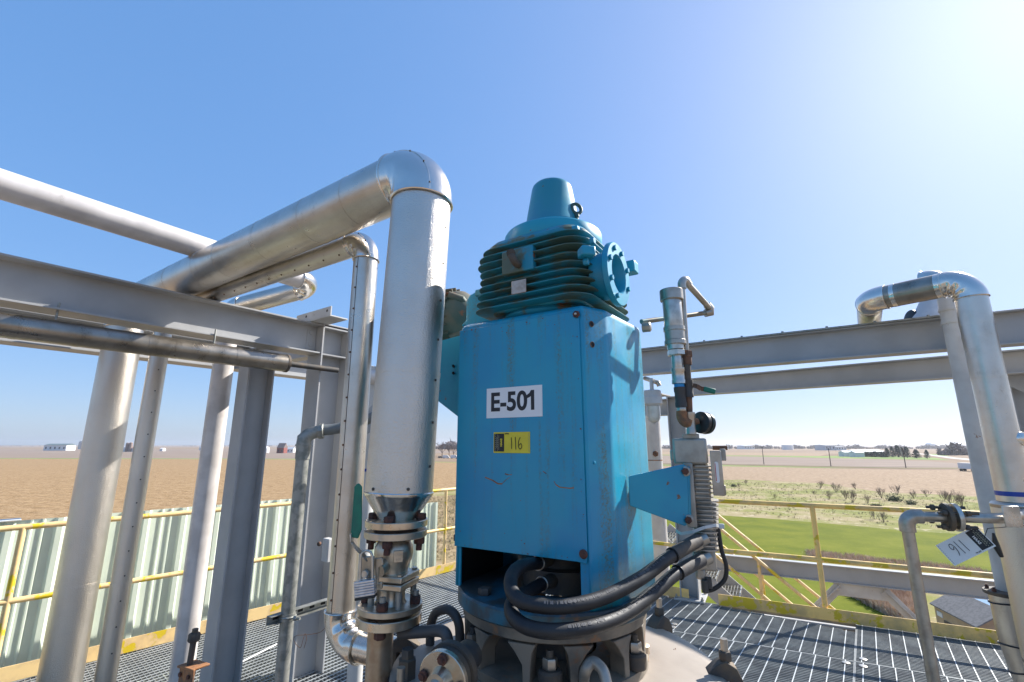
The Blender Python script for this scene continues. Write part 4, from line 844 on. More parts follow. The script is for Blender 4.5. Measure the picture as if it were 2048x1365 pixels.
# --- hanging lot tag
def lottag(root, o, ax, ay, w_, h_, paper, name='tag_card', bandw=.27):
    n = ax.cross(ay); b = MB(); b.prism([o - ax * w_ / 2 - ay * h_ / 2, o + ax * w_ / 2 - ay * h_ / 2, o + ax * w_ / 2 + ay * h_ / 2, o - ax * w_ / 2 + ay * h_ / 2], n * .0008)
    c = b.build(name, paper, root, smooth=False)
    o2 = o + n * .0012; b = MB(); x0 = -w_ * .48; b.prism([o2 + ax * x0 - ay * h_ * .43, o2 + ax * (x0 + w_ * bandw) - ay * h_ * .43, o2 + ax * (x0 + w_ * bandw) + ay * h_ * .43, o2 + ax * x0 + ay * h_ * .43], n * .0003); b.build('black_band', M_INK, c, smooth=False)
    o3 = o2 + n * .0006; textmesh('HAAS', h_ * .15, M_WHITE if paper is M_WHITE else M_YTAG, c, o3 + ax * (x0 + w_ * bandw * .72) + ay * h_ * .0, -ay if False else ay, -ax, .0006, 'print')
    for k, (s1, s2) in enumerate(((.15, .34), (.27, .20), (.35, .30), (.47, .26))):
        b = MB(); cx = x0 + w_ * bandw * s1
        for j in range(9):
            yy = (-.36 + j * .09) * h_ * (s2 / .3)
            b.box(o3 + ax * cx + ay * yy, w_ * .012, h_ * .055, .0003, ax, ay, n)
        b.build('fine_print', M_INKG, c, smooth=False)
    textmesh('LOT No.', h_ * .065, M_INK, c, o3 + ax * (-.12 * w_) + ay * h_ * .42, ax, ay, .0004, 'print')
    b = MB()
    for j in range(10): b.box(o3 + ax * w_ * .47 + ay * (-.4 + j * .088) * h_, w_ * .01, h_ * .05, .0003, ax, ay, n)
    b.build('fine_print', M_INKG, c, smooth=False)
    def stroke(P, nm='handwriting'):
        P = spline([o3 + ax * x * w_ + ay * y * h_ + n * .0004 for x, y in P], 8); b = MB(); b.tube(P, w_ * .0075, 6); b.build(nm, M_INK, c)
    stroke([(.0, .24), (.008, .05), (.012, -.30)]); stroke([(.11, .26), (.118, .0), (.125, -.33)])
    stroke([(.245, .24), (.205, .08), (.195, -.15), (.225, -.30), (.27, -.27), (.285, -.14), (.255, -.05), (.215, -.14)]); return c
ty = 2.86; o = at(1930, 1092, ty); r_ = (at(1888, 1112, ty) - at(1968, 1073, ty)).normalized(); fc = (V3((0, 0, EYE)) - o).normalized(); r_ = (r_ - fc * r_.dot(fc)).normalized(); up_ = fc.cross(r_)
T8 = thing('lot_tag', 'white paper lot tag 116 hanging upside down from the tall right pipe', 'tag', o); lottag(T8, o, r_, up_, .228, .120, M_WHITE)
b = MB(); b.tube([o - r_ * .11, o - r_ * .13 + Zv * .03, V3((g0.x - .09, g0.y - .12, o.z + .09))], .002, 6); b.build('string', M_BLACK, T8)
b = MB(); k0 = at(1992, 1092, 2.93); b.tube([k0 + Zv * .07, k0, k0 + V3((.02, 0, -.06))], [.006, .018, .010], 8); tag(b.build('black_strap', M_BLACK, org=k0), 'black strap buckle hanging beside the white lot tag', 'strap')

# --- conduit on strut at left
cx = at(597, 1000, 2.9); T9 = thing('conduit_riser', 'galvanised conduit riser in front of the grey column', 'conduit', V3((cx.x, cx.y, 0))); zt9 = at(604, 893, 2.9).z
b = MB(); b.cyl(V3((cx.x, cx.y, 0)), V3((cx.x, cx.y, zt9)), .037, n=28); b.build('riser', M_GALV, T9)
b = MB(); b.lathe([(.041, -.075), (.041, 0)], V3((cx.x, cx.y, zt9)), Zv, 28); b.build('coupling', M_GALV, T9)
b = MB(); b.lathe([(.047, 0), (.047, .012)], V3((cx.x, cx.y, zt9)), Zv, 28); fd = V3((.80, .35, .45)).normalized()
c9 = V3((cx.x, cx.y, zt9 + .03)); b.tube([c9 - Zv * .02, c9 + Zv * .015, c9 + Zv * .03 + fd * .03, c9 + fd * .085 + Zv * .02], [.043, .043, .04, .036], 24); b.lathe([(.045, 0), (.047, .004), (.047, .028), (.042, .032)], c9 + fd * .085 + Zv * .02, V3((.9, .2, .1)), 8)
b.build('fitting', M_GALV, T9)
b = MB(); f9 = c9 + fd * .10 + Zv * .02; b.tube(spline([f9, f9 + V3((.08, .03, .01)), f9 + V3((.22, .06, .05)), f9 + V3((.42, .10, .13)), f9 + V3((.50, .35, .05))], 8), .033, 22); b.build('flexible_conduit', M_PVC, T9)
s0 = at(537, 1243, 2.82); T10 = thing('strut_channel', 'slotted strut channel holding the conduit with a clamp', 'strut', s0); sdv = V3((.55, .835, 0)).normalized(); sn = V3((.835, -.55, 0)); s0 = V3((s0.x, s0.y, s0.z))
b = MB(); L_ = .95
b.box(s0 + sdv * L_ / 2 + Zv * .021, L_, .041, .003, sdv, sn); b.box(s0 + sdv * L_ / 2 - Zv * .021, L_, .041, .003, sdv, sn); b.box(s0 + sdv * L_ / 2 - sn * .019, L_, .003, .038, sdv, sn)
b.build('channel', M_GALV, T10, smooth=False)
for i in range(12): b = MB(); b.box(s0 + sdv * (.05 + i * .075) - sn * .0170, .032, .002, .016, sdv, sn); b.build('slot', M_HOLE, T10, bevel=.004)
b = MB(); b.torus(V3((cx.x, cx.y, s0.z)), Zv, .041, .006, 28, 8); b.lathe([(.039, -.018), (.042, -.018), (.042, .018), (.039, .018)], V3((cx.x, cx.y, s0.z)), Zv, 28, caps=False); b.build('clamp', M_GALV, T10); hexbolt(V3((cx.x, cx.y, s0.z)) + V3((.05, -.03, 0)), V3((.9, -.3, 0)), .014, .02, T10, M_GALV, shank=.02)
w0 = at(650, 1262, 2.95); b = MB(); b.tube(spline([at(*p) for p in ((655, 1250, 2.95), (640, 1265, 2.94), (612, 1270, 2.92), (592, 1272, 2.9), (588, 1282, 2.9), (600, 1296, 2.9), (606, 1280, 2.9), (610, 1268, 2.9), (613, 1278, 2.9), (608, 1297, 2.9))], 6), .0016, 5); tag(b.build('loose_wire', M_RUST, org=w0), 'thin loose rusty wire loop by the slim insulated pipe elbow', 'wire')
b = MB(); r0, r1 = atz(480, 1326, .012), atz(553, 1289, .012); b.cyl(r0, r1, .007, n=10); tag(b.build('white_rod', M_WHITE, org=r0), 'thin white rod lying on the grating between columns', 'rod')
# rusty drain fitting low at left
d0 = at(385, 1300, 3.0); T11 = thing('drain_nipple', 'dark drain nipple with hex unions above the rusty bracket', 'pipe fitting', at(378, 1345, 3.0)); a0, a1 = at(391, 1258, 3.0), at(376, 1350, 3.0)
b = MB(); b.cyl(a0, a1, .016, n=18); b.build('nipple', M_DARKIRON, T11); ad = (a1 - a0).normalized()
for s, r in ((.02, .031), (.20, .036)): b = MB(); b.lathe([(r * .8, 0), (r, .008), (r, .04), (r * .8, .048)], a0 + ad * s, ad, 6, ph=.3); b.build('hex_union', M_DARKIRON, T11)
c11 = at(372, 1362, 2.95); T12 = thing('rusty_bracket', 'rusty orange bracket plate at the bottom left', 'bracket', c11); b = MB(); b.box(c11 + Zv * .02, .16, .014, .09, V3((.8, -.55, .1)).normalized(), V3((.55, .8, 0)).normalized()); b.build('plate', M_RUSTO, T12, bevel=.004); b = MB(); b.box(c11 + V3((.0, .05, .055)), .17, .10, .012, V3((.8, -.55, .1)).normalized(), V3((.55, .8, 0)).normalized()); b.build('ledge', M_RUSTO, T12, bevel=.004)
for s in (-.05, .05): hexbolt(c11 + V3((.8, -.55, .1)) * s + V3((-.005, -.01, .03)), V3((-.5, -.8, 0)), .012, .01, T12, M_RUSTBOLT)
# ================================================================== BLUE MACHINE
A2 = V3((.844, -.537, 0)).normalized(); B2 = V3((.537, .844, 0)).normalized(); GC = V3((.175, 1.87, 0))
def G(a, b, z): return GC + A2 * a + B2 * b + Zv * z
HT = 2.154
MH = thing('blue_machine_housing', 'tall blue sheet steel machine housing with chamfered corner and open bottom window', 'machine housing', V3((.15, 1.87, 1.15)))
FL, FR, C1, BR, BK, BL = (-.214, 1.84), (.242, 1.55), (.335, 1.606), (.538, 1.888), (.42, 2.08), (.04, 2.22)
poly = [FL, FR, C1, BR, BK, BL]
rp = fillet(poly, [.03, .012, .055, .05, .05, .05], 7)
cen = sum((V3(p) for p in poly), V3((0, 0))) / 6
def ins(p, k): v = V3(p) - cen; return V3(p) - v.normalized() * k
b = MB(); rings = [(0, 1.19), (0, 1.335), (0, HT - .028), (.002, HT - .015), (.008, HT - .005), (.018, HT), (.05, HT + .004)]
n = len(rp); vs = []
for k, z in rings: vs += [(*ins(p, k), z) for p in rp]
fs = []
def isfront(i):   # faces of the open front panel
    m = (V3(rp[i]) + V3(rp[(i + 1) % n])) / 2; d = (V3(FR) - V3(FL)).normalized(); r = m - V3(FL); t = r.dot(d); off = abs(r.x * -d.y + r.y * d.x)
    return off < .004 and .02 < t < .53
for j in range(len(rings) - 1):
    for i in range(n):
        i2 = (i + 1) % n
        if j == 0 and isfront(i): continue
        fs.append((j * n + i, j * n + i2, (j + 1) * n + i2, (j + 1) * n + i))
fs.append(tuple((len(rings) - 1) * n + i for i in range(n)))
b.add(vs, fs); o = b.build('shell', M_BLUE, MH, ang=50); md = o.modifiers.new('s', 'SOLIDIFY'); md.thickness = .007; md.offset = -1
fd_ = (V3((FR[0], FR[1], 0)) - V3((FL[0], FL[1], 0))).normalized(); fn = V3((fd_.y, -fd_.x, 0)); F0 = V3((FL[0], FL[1], 0))
Lf = (V3(FR) - V3(FL)).length
def fr(s, z, off=.0): return F0 + fd_ * s + Zv * z + fn * off
# corner posts beside the window, removable cover on the front
b = MB(); b.box(fr(.022, 1.262, -.006), .022, .006, .144, fd_, fn); b.build('corner_post', M_BLUE, MH, smooth=False)
b = MB(); b.box(fr(Lf - .022, 1.262, -.006), .030, .006, .144, fd_, fn); b.build('corner_post', M_BLUE, MH, smooth=False)
b = MB(); b.prism([fr(.008, 1.322, .001), fr(Lf - .045, 1.327, .001), fr(Lf - .012, 1.325, .001), fr(Lf - .010, 1.36, .001), fr(Lf - .012, HT - .022, .001), fr(.008, HT - .026, .001)], fn * .004); b.build('front_cover', M_BLUE, MH, bevel=.0015)
b = MB(); b.prism([fr(.008, HT - .03, -.002), fr(Lf - .012, HT - .03, -.002), fr(Lf - .02, HT + .001, -.02), fr(.02, HT + .001, -.02)], -fn * .004); b.build('shoulder', M_BLUE2, MH, smooth=False)
for px, py in ((1178, 644), (1178, 686)):
    c = online(px, py, F0, fd_); c = fr(0, 0) + fd_ * (c - F0).dot(fd_) + Zv * c.z; nC_ = fn
    c = V3((C1[0], C1[1], 0)).lerp(V3((FR[0], FR[1], 0)), .66) + Zv * c.z; nn = V3((.593, -.805, 0))
    b = MB(); b.torus(c + nn * .001, nn, .0095, .0015, 22, 6); b.build('hole_rim', M_RUST, MH); b = MB(); b.cyl(c - nn * .002, c + nn * .0012, .0088, n=22); b.build('bolt_hole', M_HOLE, MH)
c = fr(Lf - .02, HT - .036, .006); hexbolt(c, fn, .013, .008, MH); b = MB(); b.ball(c + fn * .010, .005); b.build('bolt_tip', M_ZINC, MH)
b = MB(); b.lathe([(.014, 0), (.014, .003), (.011, .009), (.002, .010)], fr(Lf - .022, 1.352, .005), fn, 20); b.build('rusty_screw', M_RUSTBOLT, MH)
b = MB(); c = V3((C1[0], C1[1], 0)).lerp(V3((FR[0], FR[1], 0)), .75) + Zv * 1.625; b.lathe([(.0055, 0), (.0055, .002), (.003, .003)], c, V3((.593, -.805, 0)), 14); b.build('rivet', M_BLUE2, MH)
b = MB(); b.box(fr(-.006, 1.345, -.03), .012, .03, .022, fd_, fn); b.build('latch', M_DARKIRON, MH)
for P in ([(970, 955), (985, 961), (996, 968), (1004, 968), (1012, 960), (1020, 955)], [(1010, 948), (1016, 950), (1024, 950)], [(1086, 943), (1093, 948)], [(1108, 963), (1112, 970), (1120, 975), (1140, 977), (1148, 976)]):
    pts = [online(x, y, F0 + fn * .005, fd_) for x, y in P]; b = MB()
    for u_, v_ in zip(pts, pts[1:]): b.bar(u_ + fn * .0002, v_ + fn * .0002, .0012 + .004 * random.random() ** 2, .0006, fn)
    b.build('rust_scratch', M_RUSTO, MH, smooth=False)
rnd_ = random.Random(11); b = MB()      # chipped paint along the cover edges and around the corner seam
def chip(s_, z_, r_):
    P = []; k_ = rnd_.randint(5, 8)
    for i in range(k_):
        q = 2 * math.pi * i / k_; rr_ = r_ * rnd_.uniform(.4, 1.2); P.append(fr(s_ + rr_ * math.cos(q) * 1.3, z_ + rr_ * math.sin(q), .0052))
    b.prism(P, fn * .0003)
for _ in range(46):
    m_ = rnd_.random()
    if m_ < .4: chip(rnd_.uniform(.02, Lf - .03), HT - .030 - rnd_.random() ** 3 * .04, rnd_.uniform(.0012, .004))
    elif m_ < .65: chip(rnd_.uniform(.02, Lf - .03), 1.330 + rnd_.random() ** 3 * .05, rnd_.uniform(.001, .0035))
    elif m_ < .85: chip(Lf - .018 - rnd_.random() ** 2 * .03, rnd_.uniform(1.4, HT - .05), rnd_.uniform(.001, .0032))
    else: chip(rnd_.uniform(.03, Lf - .05), rnd_.uniform(1.36, HT - .08), rnd_.uniform(.0008, .002))
o_ch = b.build('paint_chips', mat('chip_rust', (.12, .055, .03), .8), MH, smooth=False); o_ch['kind'] = 'stuff'
# bracket arm towards the finned pot
ar = [at(1257, 953, 1.69), at(1366, 929, 1.725), at(1375, 934, 1.725), at(1378, 1048, 1.725), at(1369, 1053, 1.725), at(1259, 1012, 1.69)]
b = MB(); b.prism(ar, V3((.25, .85, 0)) * .008); b.prism([ar[2], ar[3], ar[3] + V3((.12, .09, 0)) * .1, ar[2] + V3((.12, .09, 0)) * .1], V3((.3, .9, 0)) * .05)
b.build('bracket_arm', M_BLUE2, MH, bevel=.003)
# window interior: dark shaft coupling
b = MB(); b.cyl(V3((.19, 1.86, 1.19)), V3((.19, 1.86, 2.1)), .10, n=32); b.cyl(V3((.19, 1.86, 1.19)), V3((.19, 1.86, 1.26)), .15, n=32); b.build('shaft_coupling', M_DARKIRON, MH)
b = MB(); b.box(V3((.165, 1.885, 1.345)), .515, .40, .02, A2, B2); b.build('inner_shade_plate', M_BLACK, MH, smooth=False)  # added black plate, its colour stands in for shade inside the window
b = MB(); b.box(fr(.012, 1.262, -.19), .004, .33, .14, V3((.844, -.537, 0)), B2); b.build('inner_shade_sheet', M_BLACK, MH, smooth=False)  # added black sheet hiding the blue inner wall, painted as interior shade
# base ring
b = MB(); b.lathe([(.17, 1.142), (.338, 1.142), (.345, 1.148), (.345, 1.186), (.338, 1.192), (.17, 1.192), (.17, 1.142)], V3((.15, 1.87, 0)), Zv, 72, caps=False); b.build('base_flange', M_BLUEDIRT, MH)
for q in (-12, -58, 30):
    a = math.radians(q); c = V3((.15 + .285 * math.sin(a), 1.87 - .285 * math.cos(a), 1.192)); hexbolt(c, Zv, .022, .022, MH, M_DARKIRON)
# left bracket under the motor and belt cover hump
lb = [at(874, 684, 2.12), at(921, 671, 2.04), at(921, 838, 2.04), at(880, 806, 2.10), at(838, 770, 2.16), at(838, 695, 2.16)]
b = MB(); b.prism(lb, V3((.3, .8, 0)) * .25); b.build('motor_bracket', M_BLUE2, MH, bevel=.003)
hp = [at(921, 652, 2.03), at(931, 640, 2.03), at(932, 604, 2.03), at(938, 591, 2.03), at(950, 584, 2.03), at(1000, 573, 2.0), at(1010, 655, 2.0)]
b = MB(); b.prism(hp, V3((.35, .8, 0)) * .22); b.build('belt_cover', M_BLUE, MH, bevel=.008, seg=3)
for px, py in ((907, 733), (907, 747)): 
    c = at(px, py, 2.055); b = MB(); b.cyl(c - V3((0, .012, 0)), c + V3((0, .004, 0)), .006, n=12); b.build('bolt_hole', M_HOLE, MH)
for px, py, r in ((1285, 656, .02),):
    c = at(px, py, 1.84); b = MB(); b.lathe([(r, 0), (r, .03), (r * .7, .034)], c, V3((.8, -.4, 0)), 8); b.build('side_fitting', M_GREYSS, MH)

# stickers
def facepts(cs): return [online(x, y, F0 + fn * .0055, fd_) for x, y in cs]
q = facepts([(971, 839), (1083, 832), (1082, 769), (972, 780)]); c = sum(q, V3()) / 4; sx = ((q[1] - q[0]).length + (q[2] - q[3]).length) / 2; sy = ((q[3] - q[0]).length + (q[2] - q[1]).length) / 2
c = online(1027, 804.5, F0 + fn * .0055, fd_)
SG = thing('equipment_sticker', 'white sticker reading E-501 on the front of the blue housing', 'sign', c); b = MB(); b.box(c, sx, .0008, sy, fd_, fn, Zv); b.build('sticker_sheet', M_WHITE, SG, smooth=False)
tx_ = textmesh('E-501', sy * .86, M_INK, SG, c + fn * .0009, fd_, Zv, .0026, 'lettering', .0002, sx=.93)
sv_ = [(v.co.dot(fd_), v.co.z) for v in tx_.data.vertices]; sr_ = max(q[0] for q in sv_); sl_ = min(q[0] for q in sv_ if q[0] > sr_ - sy * .19); zt_ = max(q[1] for q in sv_ if q[0] >= sl_)
b = MB(); b.prism([c + fn * .0009 + fd_ * x + Zv * z for x, z in ((sl_ + .0005, zt_), (sl_ + .0005, zt_ - .020), (sl_ - .004, zt_ - .0235), (sl_ - .018, zt_ - .029), (sl_ - .018, zt_ - .0175), (sl_ - .006, zt_ - .010))], fn * .0004); b.build('lettering', M_INK, SG, smooth=False)
c = online(1023, 885.5, F0 + fn * .0055, fd_); q = facepts([(987, 908), (1060, 906), (1059, 863), (986, 867)]); sx = (q[1] - q[0]).length; sy = (q[3] - q[0]).length
YT = thing('lot_sticker', 'yellow lot sticker with handwritten 116 below the white sticker', 'sticker', c); lottag(YT, c, fd_, Zv, sx, sy, M_YTAG, 'sticker_sheet', .28)

# ---- gearbox
GB = thing('finned_gearbox', 'finned blue gearbox with a cone cap on top of the blue housing', 'gearbox', G(0, 0, HT))
FA, FB = .245, .25
b = MB(); P = rrectc(FA - .046, FB - .046, .07, .13); b.prism([G(x, y, 2.185) for x, y in P], Zv * .27); b.build('casing', M_GEAR, GB, bevel=.01)
for i in range(9):
    z = 2.196 + i * .031; k = [.004, .002, .0, -.004, -.006, -.006, .0, -.004, -.014][i]; P = rrectc(FA + k, FB + k, .085, .17, 9); b = MB()
    m = len(P); rg = []
    for dz, kk in ((-.0032, 0), (-.0012, .004), (.0012, .004), (.0032, 0)): rg += [G(x * (1 + kk / .25) + .0005 * math.sin(9 * y + i), y * (1 + kk / .25), z + dz + .0003 * math.sin(14 * x + i * 2)) for x, y in P]
    b.add(rg, [(j * m + q_, j * m + (q_ + 1) % m, (j + 1) * m + (q_ + 1) % m, (j + 1) * m + q_) for j in range(3) for q_ in range(m)] + [tuple(range(m - 1, -1, -1)), tuple(3 * m + q_ for q_ in range(m))])
    b.build('cooling_fin', M_GEARF, GB)
b = MB(); P0 = rrect(FA - .02, FB - .02, .09, 8); m = len(P0); rg = []
for sc, z in ((.97, 2.455), (.97, 2.466), (.90, 2.484)): rg += [G(x * sc, y * sc, z) for x, y in P0]
b.add(rg, [(j * m + q_, j * m + (q_ + 1) % m, (j + 1) * m + (q_ + 1) % m, (j + 1) * m + q_) for j in range(2) for q_ in range(m)] + [tuple(range(m - 1, -1, -1)), tuple(2 * m + q_ for q_ in range(m))]); b.build('top_plate', M_GEAR, GB)
b = MB(); b.lathe([(.190, 2.470), (.204, 2.484), (.206, 2.490), (.206, 2.534), (.202, 2.541), (.185, 2.550), (.155, 2.560), (.134, 2.566), (.131, 2.570), (.130, 2.582), (.11, 2.586)], GC, Zv, 60); b.build('bearing_cover', M_BLUE2, GB)
b = MB(); b.lathe([(.122, 2.584), (.120, 2.590), (.118, 2.592), (.088, 2.768), (.084, 2.780), (.076, 2.788), (.055, 2.792), (.001, 2.793)], GC, Zv, 56); b.build('cone_cap', M_CONE, GB)
b = MB(); b.lathe([(.20, 2.156), (.215, 2.162), (.222, 2.172), (.205, 2.190), (.19, 2.196)], GC, Zv, 56); b.build('foot_ring', M_GEAR, GB)
eb = at(1152, 443, 1.80); eb = V3((eb.x, eb.y, 2.545)); b = MB(); ec = at(1152.5, 418, 1.80); b.cyl(eb - Zv * .02, ec - Zv * .024, .0085, n=14); b.lathe([(.012, 0), (.012, .012)], ec - Zv * .038, Zv, 14); b.torus(ec, V3((.35, -.93, .1)), .0225, .0075, 28, 12); b.build('eye_bolt', mat('dark_teal_iron', (.03, .075, .07), .5), GB)
def facebox(px, py, w_, h_, dep, m, nm, off=-.25, bev=.002):
    c = online(px, py, G(0, off, 0), A2); b = MB(); b.box(c - B2 * dep / 2, w_, dep, h_, A2, B2); return b.build(nm, m, GB, bevel=bev), c
facebox(1042, 526, .138, .095, .030, M_GEAR, 'boss_panel', -.225, .004)
_, c = facebox(1038, 574, .064, .052, .003, M_PLATE, 'nameplate', -.256)
c = online(1038, 531, G(0, -.255, 0), A2); b = MB(); a_, _, _ = arc(c - B2 * .035, -B2, (Zv - A2 * .35).normalized(), .025, 8)
b.tube([c] + a_ + [a_[-1] + (Zv - A2 * .35).normalized() * .022], [.012] + [.014] * len(a_) + [.014], 18); e = a_[-1] + (Zv - A2 * .35).normalized() * .008
for k in range(3): b.lathe([(.0145, 0), (.0165, .003), (.0145, .006)], e + (Zv - A2 * .35).normalized() * k * .006, (Zv - A2 * .35).normalized(), 18)
b.build('vent_elbow', M_DARKIRON, GB)
for (a, bb, z, w_, d_, h_) in ((.262, -.262, 2.325, .05, .05, .035), (.27, .15, 2.40, .075, .06, .05), (-.27, -.12, 2.315, .075, .04, .03), (.19, -.19, 2.46, .03, .03, .02)):
    b = MB(); b.box(G(a, bb, z), w_, d_, h_, A2 if bb > -.2 else (A2 - B2).normalized(), B2 if bb > -.2 else (A2 + B2).normalized()); b.build('lifting_lug', M_BLUE2 if a > 0 else M_GEARF, GB, bevel=.006)
for k, (px, py) in enumerate(((1181, 483), (1168, 525))):
    c = online(px, py, G(FA + .004, 0, 0), B2); hexbolt(c, A2, .013, .016, GB, M_BLUE2)
b = MB(); b.box(G(FA - .015, -.12, 2.31), .03, .05, .14, A2, B2); b.box(G(FA - .015, .06, 2.31), .03, .03, .17, A2, B2); b.build('side_rib', M_GEAR, GB, bevel=.003)
fc = G(.288, -.078, 2.296); FRm = .117
b = MB(); b.lathe([(.09, -.06), (.09, 0), (FRm, .0), (FRm + .003, .003), (FRm + .003, .018), (FRm, .022), (.074, .022), (.070, .016), (.068, -.07), (.0, -.07)], fc, A2, 48); b.build('output_flange', M_BLUE2, GB)
for k in range(8):
    q = k * math.pi / 4 + .35; o_ = (Zv * math.cos(q) + B2 * math.sin(q)) * .097
    if k != 3: hexbolt(fc + A2 * .022 + o_, A2, .0105, .009, GB, M_BLUE2)
# ---- motor behind the big pipe
MO = thing('green_motor', 'corroded dark green electric motor behind the big insulated pipe', 'motor', V3((-.42, 2.5, 2.1))); mc = at(935, 636, 2.45); mx = V3((-.93, .36, 0)).normalized()
b = MB(); b.lathe([(.02, -.06), (.06, -.055), (.11, -.02), (.145, .03), (.150, .06), (.150, .26), (.155, .27), (.160, .28), (.160, .38), (.14, .40), (.0, .41)], mc + mx * -.02, mx, 40); b.build('motor_body', M_OLDGREEN, MO)
for k in range(22):
    q = 2 * math.pi * k / 22; o_ = (Zv * math.cos(q) + mx.cross(Zv) * math.sin(q)); b = MB(); b.box(mc + mx * .15 + o_ * .156, .20, .024, .005, mx, o_, mx.cross(o_)); b.build('cooling_fin', M_OLDGREEN, MO, smooth=False)
for k in range(4):
    q = 2 * math.pi * (k + .4) / 4; o_ = (Zv * math.cos(q) + mx.cross(Zv) * math.sin(q)); b = MB(); b.tube([mc + o_ * .06 - mx * .03, mc + o_ * .12 - mx * .01, mc + o_ * .160 + mx * .05], [.022, .026, .022], 14); b.build('end_bell_lug', M_OLDGREEN, MO)
b = MB(); b.box(mc + mx * .2 - Zv * .17, .3, .2, .04, mx, mx.cross(Zv)); b.build('motor_foot', M_DARKIRON, MO, bevel=.003)

# ---- cast lantern and vessel head
CV = V3((.15, 1.87, 0))
LA = thing('cast_lantern', 'stained cast iron lantern ring under the blue housing', 'lantern frame', CV + Zv * 1.0)
b = MB(); b.lathe([(.20, 1.095), (.31, 1.10), (.325, 1.108), (.328, 1.138), (.322, 1.141), (.20, 1.141), (.2, 1.095)], CV, Zv, 64, caps=False); b.build('upper_ring', M_LANTERN, LA)
b = MB(); b.lathe([(.15, .955), (.315, .955), (.322, .96), (.322, .985), (.30, .992), (.15, .995), (.15, .955)], CV, Zv, 64, caps=False); b.build('lower_ring', M_LANTERN, LA)
for k in range(6):
    for s in (-1, 1):
        q = math.radians(-7 + 60 * k + s * 13); rad = V3((math.sin(q), -math.cos(q), 0)); tg = V3((math.cos(q), math.sin(q), 0)); b = MB(); o_ = CV + rad * .26
        prof = [(-.012, .985), (-.013, 1.04), (-.018 - .02 * (s < 0), 1.075), (-.03 - .03 * (s < 0), 1.098), (.03 + .03 * (s > 0), 1.098), (.018 + .02 * (s > 0), 1.075), (.013, 1.04), (.012, .985)]
        b.prism([o_ + tg * x + Zv * z for x, z in prof], rad * .058); b.build('lantern_leg', M_LANTERN, LA, bevel=.003)
    q = math.radians(-7 + 60 * k); rad = V3((math.sin(q), -math.cos(q), 0)); c = CV + rad * .305
    b = MB(); b.cyl(c + Zv * .93, c + Zv * 1.085, .011, n=14); b.build('stud', M_DARKIRON, LA); hexbolt(c + Zv * 1.035, Zv, .023, .03, LA, M_GREYSS, name='nut'); 
    b = MB(); b.lathe([(.034, .99), (.036, 1.0), (.036, 1.028), (.03, 1.034)], c, Zv, 24); b.build('boss', M_DARKIRON, LA)
b = MB(); b.lathe([(.12, .93), (.15, .96), (.135, 1.0), (.12, 1.02), (.12, 1.10), (.09, 1.12)], CV, Zv, 40); b.build('shaft_seal', M_DARKIRON, LA)
VE = thing('tan_vessel', 'tan painted round vessel with clamped lid under the blue machine', 'vessel', CV)
b = MB(); b.lathe([(.552, -.6), (.552, .86), (.566, .872), (.566, .895)], CV, Zv, 80); b.build('shell', M_TAN, VE)
b = MB(); b.lathe([(.566, .898), (.574, .900), (.574, .916), (.566, .918)], CV, Zv, 80, caps=False); b.build('gasket', M_GASKET, VE)
b = MB(); b.lathe([(.566, .918), (.566, .930), (.555, .937), (.52, .944), (.42, .953), (.32, .958), (.05, .96)], CV, Zv, 80); b.build('lid', M_TAN, VE)
b = MB(); 
for q in (-11, 34, 79, 124, -56, -101, 169, -146):
    a = math.radians(q); rad = V3((math.cos(a), math.sin(a), 0)); tg = V3((-rad.y, rad.x, 0)); o_ = CV + rad * .54 - tg * .026
    b = MB(); b.prism([o_ + rad * x + Zv * z for x, z in ((-.03, .945), (.0, .972), (.028, .985), (.062, .965), (.078, .93), (.08, .82), (.06, .80), (.01, .82), (.01, .84), (.045, .85), (.045, .925), (-.03, .938))], tg * .052); c_ = b.build('lid_clamp', M_DARKIRON, VE, bevel=.006)
    p = CV + rad * .572; hexbolt(p + Zv * .980, Zv, .021, .028, c_, M_DARKIRON, name='nut'); b = MB(); b.cyl(p + Zv * .95, p + Zv * 1.045, .012, n=12); b.build('stud', M_GREYSS, c_)
for px, py in ((1284, 1300), (1103, 1345)):       # pale union stack standing on the lid
    p = atz(px, py, .99); b = MB(); b.lathe([(.022, -.03), (.022, -.005), (.026, 0), (.026, .016), (.020, .02)], p, Zv, 20); b.lathe([(.026, .03), (.026, .05)], p - Zv * .04, Zv, 6); b.build('union_fitting', M_STAINPIPE, VE)
p = atz(1285, 1320, .96); b = MB(); b.cyl(p, p + Zv * .19, .012, n=16); b.build('riser_tube', M_DARKIRON, VE)
b = MB(); P = spline([atz(1168, 1375, .965), at(1170, 1345, 1.50), at(1185, 1325, 1.50), at(1205, 1340, 1.48), at(1215, 1375, 1.46)], 8); b.tube(P, .0155, 18); b.build('vent_loop', M_CAST, VE)
c = atz(1347, 1302, .946); b = MB()
for _ in range(6): b.tube([c + V3((random.uniform(-.012, .012), random.uniform(-.01, .01), random.uniform(0, .006))) for _ in range(3)], .0018, 5)
tag(b.build('dead_leaf', M_RUST, org=c), 'tiny shrivelled dead leaf lying on the tan vessel lid', 'leaf')
